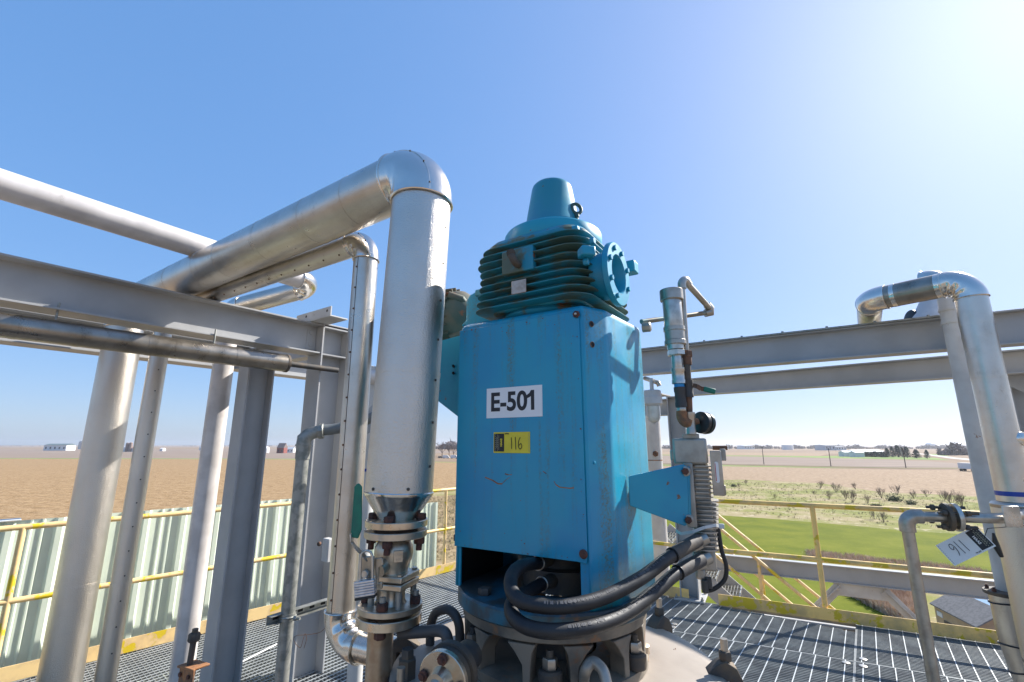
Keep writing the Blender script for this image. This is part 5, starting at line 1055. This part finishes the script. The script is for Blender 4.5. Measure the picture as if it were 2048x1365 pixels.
# nozzle at the bottom edge
NZ = thing('nozzle_flange', 'bright round nozzle flange with rusty bolts at the bottom edge', 'flanged nozzle', at(890, 1346, 1.5)); nc = at(890, 1356, 1.46); nx = V3((-.40, -.90, -.06)).normalized()
f = flange(nc, nx, .074, .017, NZ, 4, .76, .015, M_STAINFL, ph=.75, bh=.011, hub=.03); b = MB(); b.cyl(nc + nx * .02, nc + nx * .16 - Zv * .06, .027, n=28); b.build('pipe', M_GREYSS, NZ)
b = MB(); b.lathe([(.070, -.022), (.070, -.004)], nc, nx, 40); b.lathe([(.078, -.045), (.078, -.024)], nc, nx, 40); b.cyl(nc - nx * .04, nc - nx * .14, .042, n=32); b.build('neck', M_DARKIRON, NZ)
for k, (P, r, lb) in enumerate((([(800, 1268, 1.80), (850, 1264, 1.76), (880, 1262, 1.72), (893, 1272, 1.70), (896, 1300, 1.70)], .0185, 'grey bent tube between the valve and the vessel'), ([(860, 1290, 1.95), (862, 1250, 1.95), (872, 1226, 1.93), (892, 1219, 1.90), (908, 1228, 1.88), (918, 1250, 1.86), (920, 1290, 1.86)], .0165, 'dark arched tube left of the blue base ring'))):
    b = MB(); b.tube(spline([at(*p) for p in P], 8), r, 18); tag(b.build('bent_tube', mat('dark_grey_tube', (.085, .082, .08), .55, .2), org=at(*P[0])), lb, 'tube')
b = MB(); c = at(815, 1318, 1.72); b.lathe([(.03, -.06), (.03, 0), (.022, .004), (.02, .03)], c, Zv, 6); o = b.build('hex_fitting', M_DARKIRON, org=c); tag(o, 'dark hex fitting beside the stained pipe at the bottom', 'pipe fitting')

# ---- hoses
def hose(P, lb, r=.0195, ff=3):
    P3 = spline([at(*p) for p in P], 12); t = thing('rubber_hose', lb, 'hose', P3[0]); b = MB()
    R = [r * (1 + (.012 if (i % 7) == 0 else 0)) for i in range(len(P3))]; b.tube(P3[10:-8], R[10:-8], 28); b.build('hose', M_HOSE, t)
    for e, d in ((P3[:16], 1), (P3[-14:], -1)):
        b = MB(); b.tube(e[2:-2] if d > 0 else e[2:], r * 1.13, 28); b.build('crimp_fitting', M_DARKIRON, t)
        q_ = e[-3] if d > 0 else e[2]; tv = (e[-2] - e[-3]) if d > 0 else (e[3] - e[2]); b = MB(); b.torus(q_, tv, r * 1.12, .0025, 28, 8); b.build('crimp_collar', M_GREYSS if d > 0 else M_BLACK, t)
    # worn print line: small raised dashes along the outer side
    b = MB(); rnd = random.Random(len(lb))
    for i in range(int(len(P3) * .58), len(P3) - 16):
        tv = (P3[i + 1] - P3[i]).normalized(); sd_ = (Zv - tv * tv.z).normalized(); sd2 = tv.cross(sd_)
        for j in range(3):
            if rnd.random() < .55:
                c = P3[i].lerp(P3[i + 1], (j + .5) / 3); o_ = (sd_ * .55 - V3((.25, -.97, 0)) * -.0 + (V3((0, 0, EYE)) - c).normalized() * .85).normalized(); o_ = (o_ - tv * o_.dot(tv)).normalized()
                b.box(c + o_ * (r + .0001), .0022, .0008, rnd.uniform(.004, .010), tv, o_, tv.cross(o_))
    b.build('worn_print', mat('worn_grey_print', (.12, .115, .115), .6), t, smooth=False)['kind'] = 'stuff'; return t
hose([(1100, 1118, 1.76), (1078, 1126, 1.69), (1052, 1130, 1.59), (1030, 1142, 1.51), (1021, 1166, 1.45), (1030, 1193, 1.40), (1062, 1209, 1.38), (1130, 1213, 1.38), (1205, 1196, 1.43), (1280, 1158, 1.51), (1340, 1114, 1.60), (1395, 1081, 1.71)], 'upper black rubber hose looping out of the housing window')
hose([(1108, 1160, 1.74), (1085, 1168, 1.66), (1058, 1183, 1.58), (1031, 1196, 1.49), (1022, 1222, 1.42), (1045, 1250, 1.37), (1100, 1263, 1.35), (1180, 1255, 1.38), (1250, 1228, 1.46), (1310, 1184, 1.55), (1352, 1148, 1.62), (1402, 1120, 1.71)], 'lower black rubber hose sagging under the upper one')

# ---- finned seal pot
PC = at(1405, 1000, 1.765); vr = V3((.925, -.38, 0)).normalized(); vb = V3((.38, .925, 0)).normalized()
SPt = thing('finned_seal_pot', 'grey finned cast aluminium seal pot on the blue bracket arm', 'seal pot', PC)
def pp(px, py, off=0.): return online(px, py, PC + vb * off, vr)
def pbox(x0, y0, x1, y1, off, dep, nm, m=M_CAST, bev=.003, par=None, build=True):
    a = pp(x0, (y0 + y1) / 2, off); c = pp(x1, (y0 + y1) / 2, off); t = pp((x0 + x1) / 2, y0, off).z; bo = pp((x0 + x1) / 2, y1, off).z
    b = MB(); b.box((a + c) / 2 * 1 + Zv * ((t + bo) / 2 - (a + c).z / 2) + vb * dep / 2, (V3((c.x, c.y, 0)) - V3((a.x, a.y, 0))).length, dep, t - bo, vr, vb)
    return b.build(nm, m, par or SPt, bevel=bev)
pbox(1346, 877, 1415, 929, -.03, .11, 'upper_block', bev=.008); pbox(1340, 900, 1352, 922, 0, .06, 'side_boss', bev=.006); pbox(1365, 868, 1398, 878, -.02, .05, 'top_boss')
pbox(1370, 926, 1390, 1056, -.032, .05, 'mounting_rib', bev=.004); pbox(1384, 926, 1424, 1102, .0, .085, 'core', bev=.006)
fy = 934.
for i in range(20):
    y = 932 + i * 8.7; wd_ = 8 if i > 7 else 0; a = pp(1384 + wd_ * .3, y, 0); c = pp(1427 + wd_ * 1.3, y, 0); z = a.z; wv_ = (c - a).length
    b = MB(); ce = (a + c) / 2 + vb * .035; P = rrect(wv_ / 2, .056 if i < 8 else .060, .02 if i < 8 else .04, 6); b.prism([V3((ce.x, ce.y, z)) + vr * x + vb * yy - Zv * .0022 for x, yy in P], Zv * .0044); b.build('cooling_fin', M_CAST, SPt)
pbox(1423, 902, 1446, 992, -.028, .012, 'window_plate', M_GREYSS, .002)
for i, (y0, y1) in enumerate(((898, 922), (971, 991))): pbox(1440, y0, 1452, y1, -.01, .03, 'window_clamp', M_CAST, .003)
c0, c1 = pp(1433, 924, -.030), pp(1435, 966, -.030); b = MB(); P = rrect(.0068, (c0 - c1).length / 2, .0065, 6); m_ = (c0 + c1) / 2; b.prism([m_ + vr * x + Zv * y for x, y in P], -vb * .003); w_ = b.build('sight_glass', M_SIGHT, SPt)
b = MB(); b.box(m_ - vr * .0042 - vb * .0035, .0022, .001, (c0 - c1).length * .85, vr, vb); b.build('red_line', M_RED, w_)
pbox(1386, 1098, 1432, 1142, .0, .07, 'lower_block', bev=.005); pbox(1391, 1138, 1412, 1161, -.005, .05, 'drain_boss', bev=.008)
b = MB(); z0 = pp(1405, 872, 0); b.cyl(pp(1425, 896, .03), pp(1425, 896, .03) + vr * .05, .008, n=14); b.build('stem', M_RUST, SPt)
for px, py in ((1371, 943), (1377, 1040)): c = pp(px, py, -.062); b = MB(); b.lathe([(.017, -.03), (.017, 0), (.017, .004), (.015, .005)], c, -vb, 20); b.build('washer', M_CAST, SPt); hexbolt(c - vb * .005, -vb, .0125, .010, SPt)
for px, py in ((1398, 1083), (1405, 1121)): c = pp(px, py, -.02); b = MB(); dv = (vr * .85 + vb * .35 + Zv * .4).normalized(); b.lathe([(.027, -.03), (.027, 0)], c, dv, 6); b.lathe([(.022, 0), (.022, .03)], c, dv, 24); b.build('hose_nut', M_GREYSS, SPt)
for s in (0,):
    a_ = [pp(x, y, o_) for x, y, o_ in ((1352, 1062, .0), (1362, 1068, -.02), (1385, 1064, -.035), (1410, 1055, -.035), (1432, 1051, -.02), (1440, 1053, .02))]; b = MB()
    for u_, v_ in zip(a_, a_[1:]): b.bar(u_, v_, .002, .010, Zv)
    o = b.build('cable_tie', M_CABLE, org=a_[2]); tag(o, 'grey plastic cable tie around the finned seal pot', 'cable tie'); b = MB(); b.box(pp(1443, 1053, -.01), .018, .01, .016, vr, vb); b.build('lock', M_CABLE, o, bevel=.002)
b = MB(); P = [pp(x, y, .01) for x, y in ((1436, 1056), (1443, 1100), (1452, 1130), (1451, 1155), (1440, 1170), (1424, 1180), (1410, 1182))]; P = spline(P, 6); b.tube(P, .0075, 10); b.build('handle_strap', M_BLACK, SPt)
b = MB(); b.cyl(pp(1409, 1160, -.01), pp(1411, 1186, -.01), .011, n=12); b.box(pp(1418, 1166, .0), .02, .02, .035, vr, vb); b.build('drain_cock', M_DARKIRON, SPt, bevel=.002)
# ---- piping stack on the pot
SK = thing('pipe_stack', 'stack of steel fittings with accumulator cylinder above the seal pot', 'pipe assembly', pp(1382, 868, .02)); PY = 1.745
def seg(x0, y0, x1, y1, rpx, m, nm, hexa=False, Y0=None, lip=False, prof=None):
    Y0 = Y0 or PY; a = at(x0, y0, Y0); c = at(x1, y1, Y0); k = (Y0 * CP + (a.z - EYE) * SP) / FPX * 1.04; r = rpx * k; b = MB(); L_ = (c - a).length; d = (c - a).normalized()
    if hexa: b.lathe([(r * .92, 0), (r * 1.04, L_ * .12), (r * 1.04, L_ * .88), (r * .92, L_)], a, d, 6, ph=.4)
    elif lip: b.lathe([(r, 0), (r, L_ * .22), (r * .93, L_ * .26), (r * .93, L_ * .74), (r, L_ * .78), (r, L_)], a, d, 32)
    else: b.lathe([(r * .96, 0), (r, L_ * .05), (r, L_ * .95), (r * .96, L_)], a, d, 32)
    return b.build(nm, m, SK)
seg(1342, 581, 1343.5, 602, 21.5, M_GREYSS, 'accumulator_cap'); seg(1343, 600, 1348, 657, 17.5, M_ZINC, 'accumulator'); seg(1348, 655, 1351, 690, 20, M_GREYSS, 'coupling', lip=True); seg(1350.5, 689, 1351.5, 700, 15.5, M_ZINC, 'reducer')
seg(1351.5, 700, 1352.5, 712, 16, M_ZINC, 'hex_union', True); seg(1353, 710, 1355, 738, 10, M_ZINC, 'nipple'); seg(1355.5, 737, 1358, 768, 13, M_ZINC, 'check_valve', lip=True); seg(1358, 768, 1359, 776, 9.5, M_TEALT, 'thread_tape'); seg(1359, 775, 1363, 815, 11, M_DARKIRON, 'dark_union', lip=True); seg(1363, 814, 1363.5, 824, 9, M_GREYSS, 'nipple')
b = MB(); a = at(1363.5, 823, PY); b.tube(spline([a, at(1364, 834, PY), at(1369, 843, PY), at(1380, 847, PY)], 6), [.0195] * 19, 20); b.build('rust_elbow', M_RUSTO, SK, bevel=0)
seg(1364, 568, 1372, 704, 5.6, M_GREYSS, 'riser', Y0=1.785); seg(1373, 702, 1374.5, 716, 9.5, M_RUST, 'rusty_union', True); seg(1374.5, 714, 1375, 730, 8, M_RUST, 'nipple'); seg(1374, 729, 1375.5, 762, 6.6, M_DARKIRON, 'nipple'); seg(1375.5, 761, 1378, 795, 9, M_DARKIRON, 'ball_valve', lip=True); seg(1378, 794, 1379, 827, 6, M_RUST, 'nipple'); seg(1380, 825, 1383, 869, 9, M_GREYSS, 'tee', lip=True)
b = MB(); b.tube([at(1380, 846, 1.745), at(1395, 843, 1.755)], .011, 14); b.build('side_nipple', M_RUSTO, SK)
b = MB(); P = [at(1386, 771, 1.735), at(1394, 773, 1.725), at(1402, 778, 1.725), at(1410, 779, 1.725)]
for u_, v_ in zip(P, P[1:]): b.bar(u_, v_, .004, .016)
b.build('lever', M_RUST, SK); b = MB(); b.bar(at(1407, 778, 1.725), at(1431, 784, 1.715), .012, .019); b.build('lever_grip', M_GREEN, SK, bevel=.004)
GA = thing('pressure_gauge', 'black round gauge seen edge on beside the pipe tee', 'gauge', at(1404, 847, 1.755)); gx = V3((.82, .45, -.1)).normalized(); b = MB(); gc = at(1399, 845, 1.755)
b.lathe([(.030, 0), (.040, .004), (.040, .019), (.035, .022), (.035, .032), (.038, .036), (.038, .042), (.0, .044)], gc, gx, 36); b.build('gauge_case', M_BLACK, GA); b = MB(); b.torus(gc + gx * .03, gx, .0375, .003, 30, 8); b.build('rim', mat('dark_gauge_rim', (.03, .05, .045), .3), GA)
b = MB(); e0 = at(1364, 566, 1.785); b.tube(spline([at(1364.5, 578, 1.785), e0, at(1370, 561, 1.795), at(1377, 571, 1.805)], 6), .0165, 18); b.build('elbow', M_GREYSS, SK)
b = MB(); d1 = at(1419, 617, 2.05); b.cyl(at(1373, 566, 1.795), d1, .0125, n=18); b.build('diagonal_pipe', M_GREYSS, SK)
b = MB(); b.tube([at(1414, 610, 2.045), at(1421, 619, 2.05), at(1422, 625, 2.05), at(1410, 627, 2.05)], .018, 16); b.build('elbow', M_GREYSS, SK)
b = MB(); b.cyl(at(1414, 626, 2.05), at(1283, 644, 1.86), .0105, n=16); b.build('cross_pipe', mat('teal_stained_pipe', (.20, .30, .29), .45, .4, col2=(.22, .17, .11), nscale=12), SK)

# ---- valve under the big pipe
VA = thing('flanged_ball_valve', 'flanged stainless ball valve with green lever below the big insulated pipe', 'valve', V3((-.43, 1.83, 1.07)))
def vx(z): return bx.lerp(tx, (z - 1.4) / (ZR - 1.4)) + Zv * z
b = MB(); b.cyl(vx(1.47), vx(1.41), .062, .066, 36); b.build('neck', M_STAINLESS, VA)
RFl = .112
def fl(z, t, m): b = MB(); b.lathe([(RFl - .002, 0), (RFl, .002), (RFl, t - .002), (RFl - .002, t)], vx(z), Zv, 60); return b.build('flange', m, VA)
fl(1.392, .024, M_STAINFL); fl(1.357, .024, M_STAINLESS); fl(1.116, .020, M_STAINLESS); fl(1.075, .030, M_STAINFL)
b = MB(); b.cyl(vx(1.376), vx(1.396), .078, n=40); b.cyl(vx(1.10), vx(1.12), .075, n=40); b.build('gasket', M_GASKET, VA)
b = MB(); b.lathe([(.055, 0), (.052, .012), (.058, .03), (.066, .05), (.069, .07), (.067, .09), (.058, .108), (.050, .118), (.052, .128)], vx(1.232), Zv, 40); b.lathe([(.058, 0), (.05, .012), (.049, .045), (.055, .06)], vx(1.134), Zv, 40); b.build('valve_body', M_STAINLESS, VA)
sa = V3((.96, -.28, 0)).normalized(); sb = V3((.28, .96, 0)).normalized()
for z in (1.2155, 1.190): b = MB(); b.box(vx(z + .011) + sa * .006, .135, .135, .022, sa, sb); b.build('body_flange', M_STAINLESS, VA, bevel=.005, seg=3)
for i in (-1, 1):
    for j in (-1, 1): c = vx(1.165) + sa * (.006 + i * .053) + sb * j * .053; b = MB(); b.cyl(c - Zv * .03, c + Zv * .025, .011, n=14); b.build('stud', M_GALV, VA); hexbolt(vx(1.2375) + sa * (.006 + i * .053) + sb * j * .053, Zv, .011, .006, VA, M_STAINLESS)
for k in range(4):
    q = math.radians(-90 + 90 * k - 4); o_ = V3((math.cos(q), math.sin(q), 0)) * .089
    for z, h_ in ((1.416, .02), (1.332, .024)): hexbolt(vx(z) + o_, Zv, .0195, h_, VA, name='nut')
    b = MB(); b.cyl(vx(1.31) + o_, vx(1.36) + o_, .011, n=12); b.build('stud', M_RUSTBOLT, VA)
    q += .0; hexbolt(vx(1.136) + o_, Zv, .0195, .026, VA, name='nut'); hexbolt(vx(1.052) + o_, Zv, .0195, .022, VA, name='nut')
    b = MB(); b.cyl(vx(1.13) + o_, vx(1.178) + o_, .011, n=12); b.build('stud', M_GALV, VA)
b = MB(); cb = vx(1.30) + V3((.028, -.06, 0)); nb_ = V3((.40, -.92, 0)).normalized(); b.box(cb, .034, .008, .04, V3((.92, .4, 0)), nb_); b.build('cast_pad', M_STAINLESS, VA, bevel=.002)
textmesh('CF8M', .011, M_GREYSS, VA, cb + nb_ * .0045 + Zv * .006, V3((.92, .4, 0)), Zv, 0, 'casting_mark'); textmesh('600', .011, M_GREYSS, VA, cb + nb_ * .0045 - Zv * .009, V3((.92, .4, 0)), Zv, 0, 'casting_mark')
# stem, bracket, lever
b = MB(); b.cyl(vx(1.29), at(755, 1140, 1.75), .028, n=24); b.build('stem_boss', M_STAINLESS, VA)
b = MB(); b.prism([at(x, y, 1.715) for x, y in ((746, 1118), (764, 1116), (767, 1130), (757, 1136), (756, 1168), (763, 1164), (764, 1178), (749, 1184), (750, 1150))], V3((.1, .99, 0)) * .012); b.build('stop_plate', M_STAINLESS, VA, bevel=.002)
b = MB(); P = [at(x, y, z) for x, y, z in ((702, 1068, 1.64), (703, 1084, 1.64), (710, 1094, 1.65), (727, 1110, 1.69), (736, 1122, 1.71))]
for u_, v_ in zip(P, P[1:]): b.bar(u_, v_, .005, .022, V3((.1, -1, 0)))
b.build('lever', M_ZINC, VA, bevel=.001)
b = MB(); P = [at(x, y, 1.64) for x, y in ((713, 968), (717, 967), (723, 974), (722, 1060), (715, 1078), (703, 1076), (701, 1064), (708, 974))]; b.prism(P, V3((.3, .95, 0)) * .007); b.build('lever_grip', M_GREEN, VA, bevel=.004, seg=3)
gq = at(712, 1035, 1.638); hexbolt(at(733, 1148, 1.69), V3((-.3, -.95, 0)), .014, .012, VA, M_ZINC, name='nut')
b = MB(); b.box(at(733, 1135, 1.70), .05, .008, .07, V3((1, .1, 0)), V3((-.1, 1, 0))); b.build('gland_plate', M_STAINLESS, VA, bevel=.004)
PL = thing('padlock', 'laminated padlock locking the green valve lever', 'padlock', at(732, 1185, 1.67)); b = MB(); yl = 1.66
P = spline([at(720, 1162, yl), at(721, 1125, yl), at(724, 1107, yl), at(734, 1102, yl), at(743, 1108, yl), at(745, 1128, yl), at(745, 1160, yl)], 6); b.tube(P, .0042, 10); b.build('shackle', M_ZINC, PL)
pc = at(731, 1176, yl); lx = V3((.98, .05, .14)).normalized(); lz = V3((-.14, 0, .99))
for k in range(6): b = MB(); b.box(pc + lz * (-.019 + k * .0078), .064, .030, .0072, lx, V3((0, 1, 0)), lz); b.build('lock_plate', M_LOCK, PL, bevel=.0012)
b = MB(); b.box(pc + lz * -.027, .065, .031, .008, lx, V3((0, 1, 0)), lz); b.build('black_bumper', M_BLACK, PL, bevel=.002); 
# pipe below the valve
b = MB(); b.lathe([(.044, 0), (.044, .9)], vx(.175), Zv, 36); tag(b.build('stained_pipe', M_STAINPIPE, org=vx(.2)), 'heat stained brown pipe below the valve at the bottom edge', 'pipe')

# ---- lamp, pale pole, small things behind
pq = at(1303, 860, 6.55); b = MB(); P_ = V3((pq.x, pq.y, 0)); T = thing('pale_vent_pole', 'pale rust streaked vent pole behind the blue housing', 'pole', P_ - Zv * 3)
b.cyl(P_ - Zv * 3, P_ + Zv * (at(1303, 800, 6.55).z), .118, n=36); b.build('pole', M_STEELW, T); b = MB(); z = at(1303, 922, 6.43).z; b.lathe([(.1195, 0), (.1195, .012)], P_ + Zv * z, Zv, 36, caps=False); b.build('rust_seam', M_RUSTO, T)
c = at(1311, 908, 6.43); hexbolt(c, V3((-.3, -.95, 0)), .04, .03, T, M_RUST)
LM = thing('jelly_jar_lamp', 'pale caged jelly jar lamp hanging under the right beam', 'lamp', at(1306, 780, 4.3)); lc = at(1304, 783, 4.3)
b = MB(); b.lathe([(.03, .012), (.07, .008), (.078, 0), (.078, -.05), (.085, -.055), (.085, -.115), (.078, -.12), (.062, -.135)], lc, Zv, 36); b.build('fixture_body', M_STEELW, LM)
b = MB(); b.lathe([(.062, -.136), (.062, -.22), (.056, -.25), (.04, -.272), (.015, -.282), (.001, -.283)], lc, Zv, 32); b.build('glass_jar', M_GLASS, LM)
for k in range(4):
    q = k * math.pi / 2 + .5; o_ = V3((math.cos(q), math.sin(q), 0)); b = MB(); b.tube([lc + o_ * .072 - Zv * .12, lc + o_ * .072 - Zv * .22, lc + o_ * .06 - Zv * .265, lc - Zv * .293], .004, 8); b.build('guard_bar', M_STEELW, LM)
b = MB(); b.cyl(lc + Zv * .01, lc + Zv * .12, .018, n=14); b.build('stem', M_STEELW, LM)
b = MB(); a = at(1290, 757, 4.6); c = at(1316, 766, 4.2); b.tube([a, c, c + V3((.01, 0, -.03))], .02, 14); tag(b.build('small_conduit', M_STAINPIPE, org=a), 'short stained conduit stub above the lamp', 'conduit')
q = at(741, 860, 3.5); Q = V3((q.x, q.y, 0)); T = thing('pale_riser_pipe', 'pale riser pipe with blue mark seen between the two insulated pipes', 'pipe', Q); b = MB(); b.cyl(Q, Q + Zv * at(750, 735, 3.5).z, .05, n=28); b.build('riser', M_STEELW, T)
b = MB(); b.ball(V3((Q.x + .10, Q.y, at(762, 735, 3.5).z)), .085, 24, 14, (1, 1, 1.3)); b.build('dome_cap', M_STEELW, T); b = MB(); z = at(745, 757, 3.5).z; b.cyl(V3((Q.x - .06, Q.y - .05, z)), V3((Q.x + .3, Q.y - .05, z)), .052, n=28); b.build('branch', M_DULLPIPE, T)
b = MB(); z = at(738, 940, 3.5).z; b.box(V3((Q.x - .01, Q.y - .052, z)), .05, .004, .02); b.build('blue_mark', M_BTAPE, T, smooth=False)
b = MB(); b.prism([at(735, 820, 3.3), at(765, 790, 3.3), at(765, 850, 3.3), at(728, 872, 3.3)], V3((0, .02, 0))); tag(b.build('dark_gusset', M_STEEL, smooth=False, org=at(745, 820, 3.3)), 'small dark gusset seen between the two insulated pipes', 'gusset plate')
c = at(656, 1100, 3.72); T = thing('switch_box', 'small pale switch box on the side of the grey column', 'switch box', c); b = MB(); b.box(c, .05, .08, .16, V3((.6, .8, 0)), V3((-.8, .6, 0))); b.build('box', M_STEELW, T, bevel=.004); b = MB(); b.ball(c + V3((-.05, -.05, .05)), .016); b.build('knob', M_RUST, T)

# ---- stairs down beyond the right rail
ST = thing('stair_flight', 'yellow railed steel stair going down beyond the right handrail', 'stair', V3((2.89, 6.9, 0))); sdir = V3((.883, -.469, 0)); SN = V3((.469, .883, 0)); slope = -.83
def sp(t, off, dz): return V3((2.89, 6.9, EYE - 1.14)) + sdir * t + SN * off + Zv * (slope * t + dz)
for off in (0, .8):
    for dz, nm in ((0, 'stair_rail'), (-.42, 'stair_mid_rail')):
        b = MB(); b.tube([sp(-.9, off, dz), sp(2.6, off, dz)], .021, 16); b.build(nm, M_YELL, ST)
    b = MB(); b.box((sp(-.9, off, -.92) + sp(2.6, off, -.92)) / 2, (sp(-.9, off, 0) - sp(2.6, off, 0)).length, .012, .22, (sp(1, off, 0) - sp(0, off, 0)).normalized(), SN, (Zv - (sp(1, off, 0) - sp(0, off, 0)).normalized() * (Zv.dot((sp(1, off, 0) - sp(0, off, 0)).normalized()))).normalized()); b.build('stringer', M_STEEL, ST, smooth=False)
    for t_ in (.42, 1.35, 2.2): b = MB(); b.cyl(sp(t_, off, -.9), sp(t_, off, 0), .020, n=14); b.build('post', M_YEL if off else M_YELL, ST)
for k in range(12):
    t_ = -.8 + k * .27; c = sp(t_, .4, -.88); b = MB()
    for j in range(7): b.box(V3((c.x, c.y, c.z)) + sdir * (-.12 + j * .04), .006, .76, .03, sdir, SN)
    for j in (-.25, 0, .25): b.box(c + SN * j, .26, .006, .024, sdir, SN)
    b.box(c + sdir * .128 - Zv * .001, .012, .77, .036, sdir, SN); b.build('tread', M_GALV, ST, smooth=False)
bm0 = V3((3.92, 6.5, .1)); 
ibeam('landing_beam', bm0 - Rd * 2.8, bm0 + Rd * 4, .2, .1, 'grey beam crossing low behind the right handrail above the lawn')
KB = thing('knee_brace', 'pale knee brace plates under the low grey beam', 'brace', bm0 + Rd * .35 - Zv * .2)
kp = online(1678, 1173, bm0, Rd); kq = online(1768, 1182, bm0, Rd); b = MB(); b.box((kp + kq) / 2 - Zv * .04, (kq - kp).length * 1.25, .010, .14, Rd, nT); b.build('plate', M_STEELW, KB, bevel=.004)
for a, px, py in ((kp, 1560, 1290), (kq, 1850, 1262)):
    e = online(px, py, bm0, Rd); b = MB(); b.bar(a - nT * .01, e - nT * .01, .012, .11, nT.cross(a - e)); b.bar(a - nT * .04 + Zv * .02, e - nT * .04 + Zv * .02, .05, .008, nT.cross(a - e)); b.build('brace_leg', M_STEELW, KB, smooth=False)
    for s in (.035, .085): hexbolt(a.lerp(e, s) - nT * .018 - Zv * .0, -nT, .024, .012, KB, M_STEELW)
print('done', len(bpy.data.objects))

# ================================================================== AIR
hz = bpy.data.materials.new('haze_air'); hz.use_nodes = True; n_ = hz.node_tree.nodes; n_.clear(); pv = n_.new('ShaderNodeVolumePrincipled'); om = n_.new('ShaderNodeOutputMaterial')
pv.inputs['Density'].default_value = .00010; pv.inputs['Color'].default_value = (.92, .94, 1, 1); pv.inputs['Anisotropy'].default_value = .3
hz.node_tree.links.new(pv.outputs[0], om.inputs['Volume'])
b = MB(); b.box(V3((0, 2600, (GZ - 1 + 45) / 2)), 9000, 6400, 45 - GZ + 1); o = b.build('haze', hz, smooth=False); o['kind'] = 'stuff'; o['label'] = 'thin pale haze over the far fields'
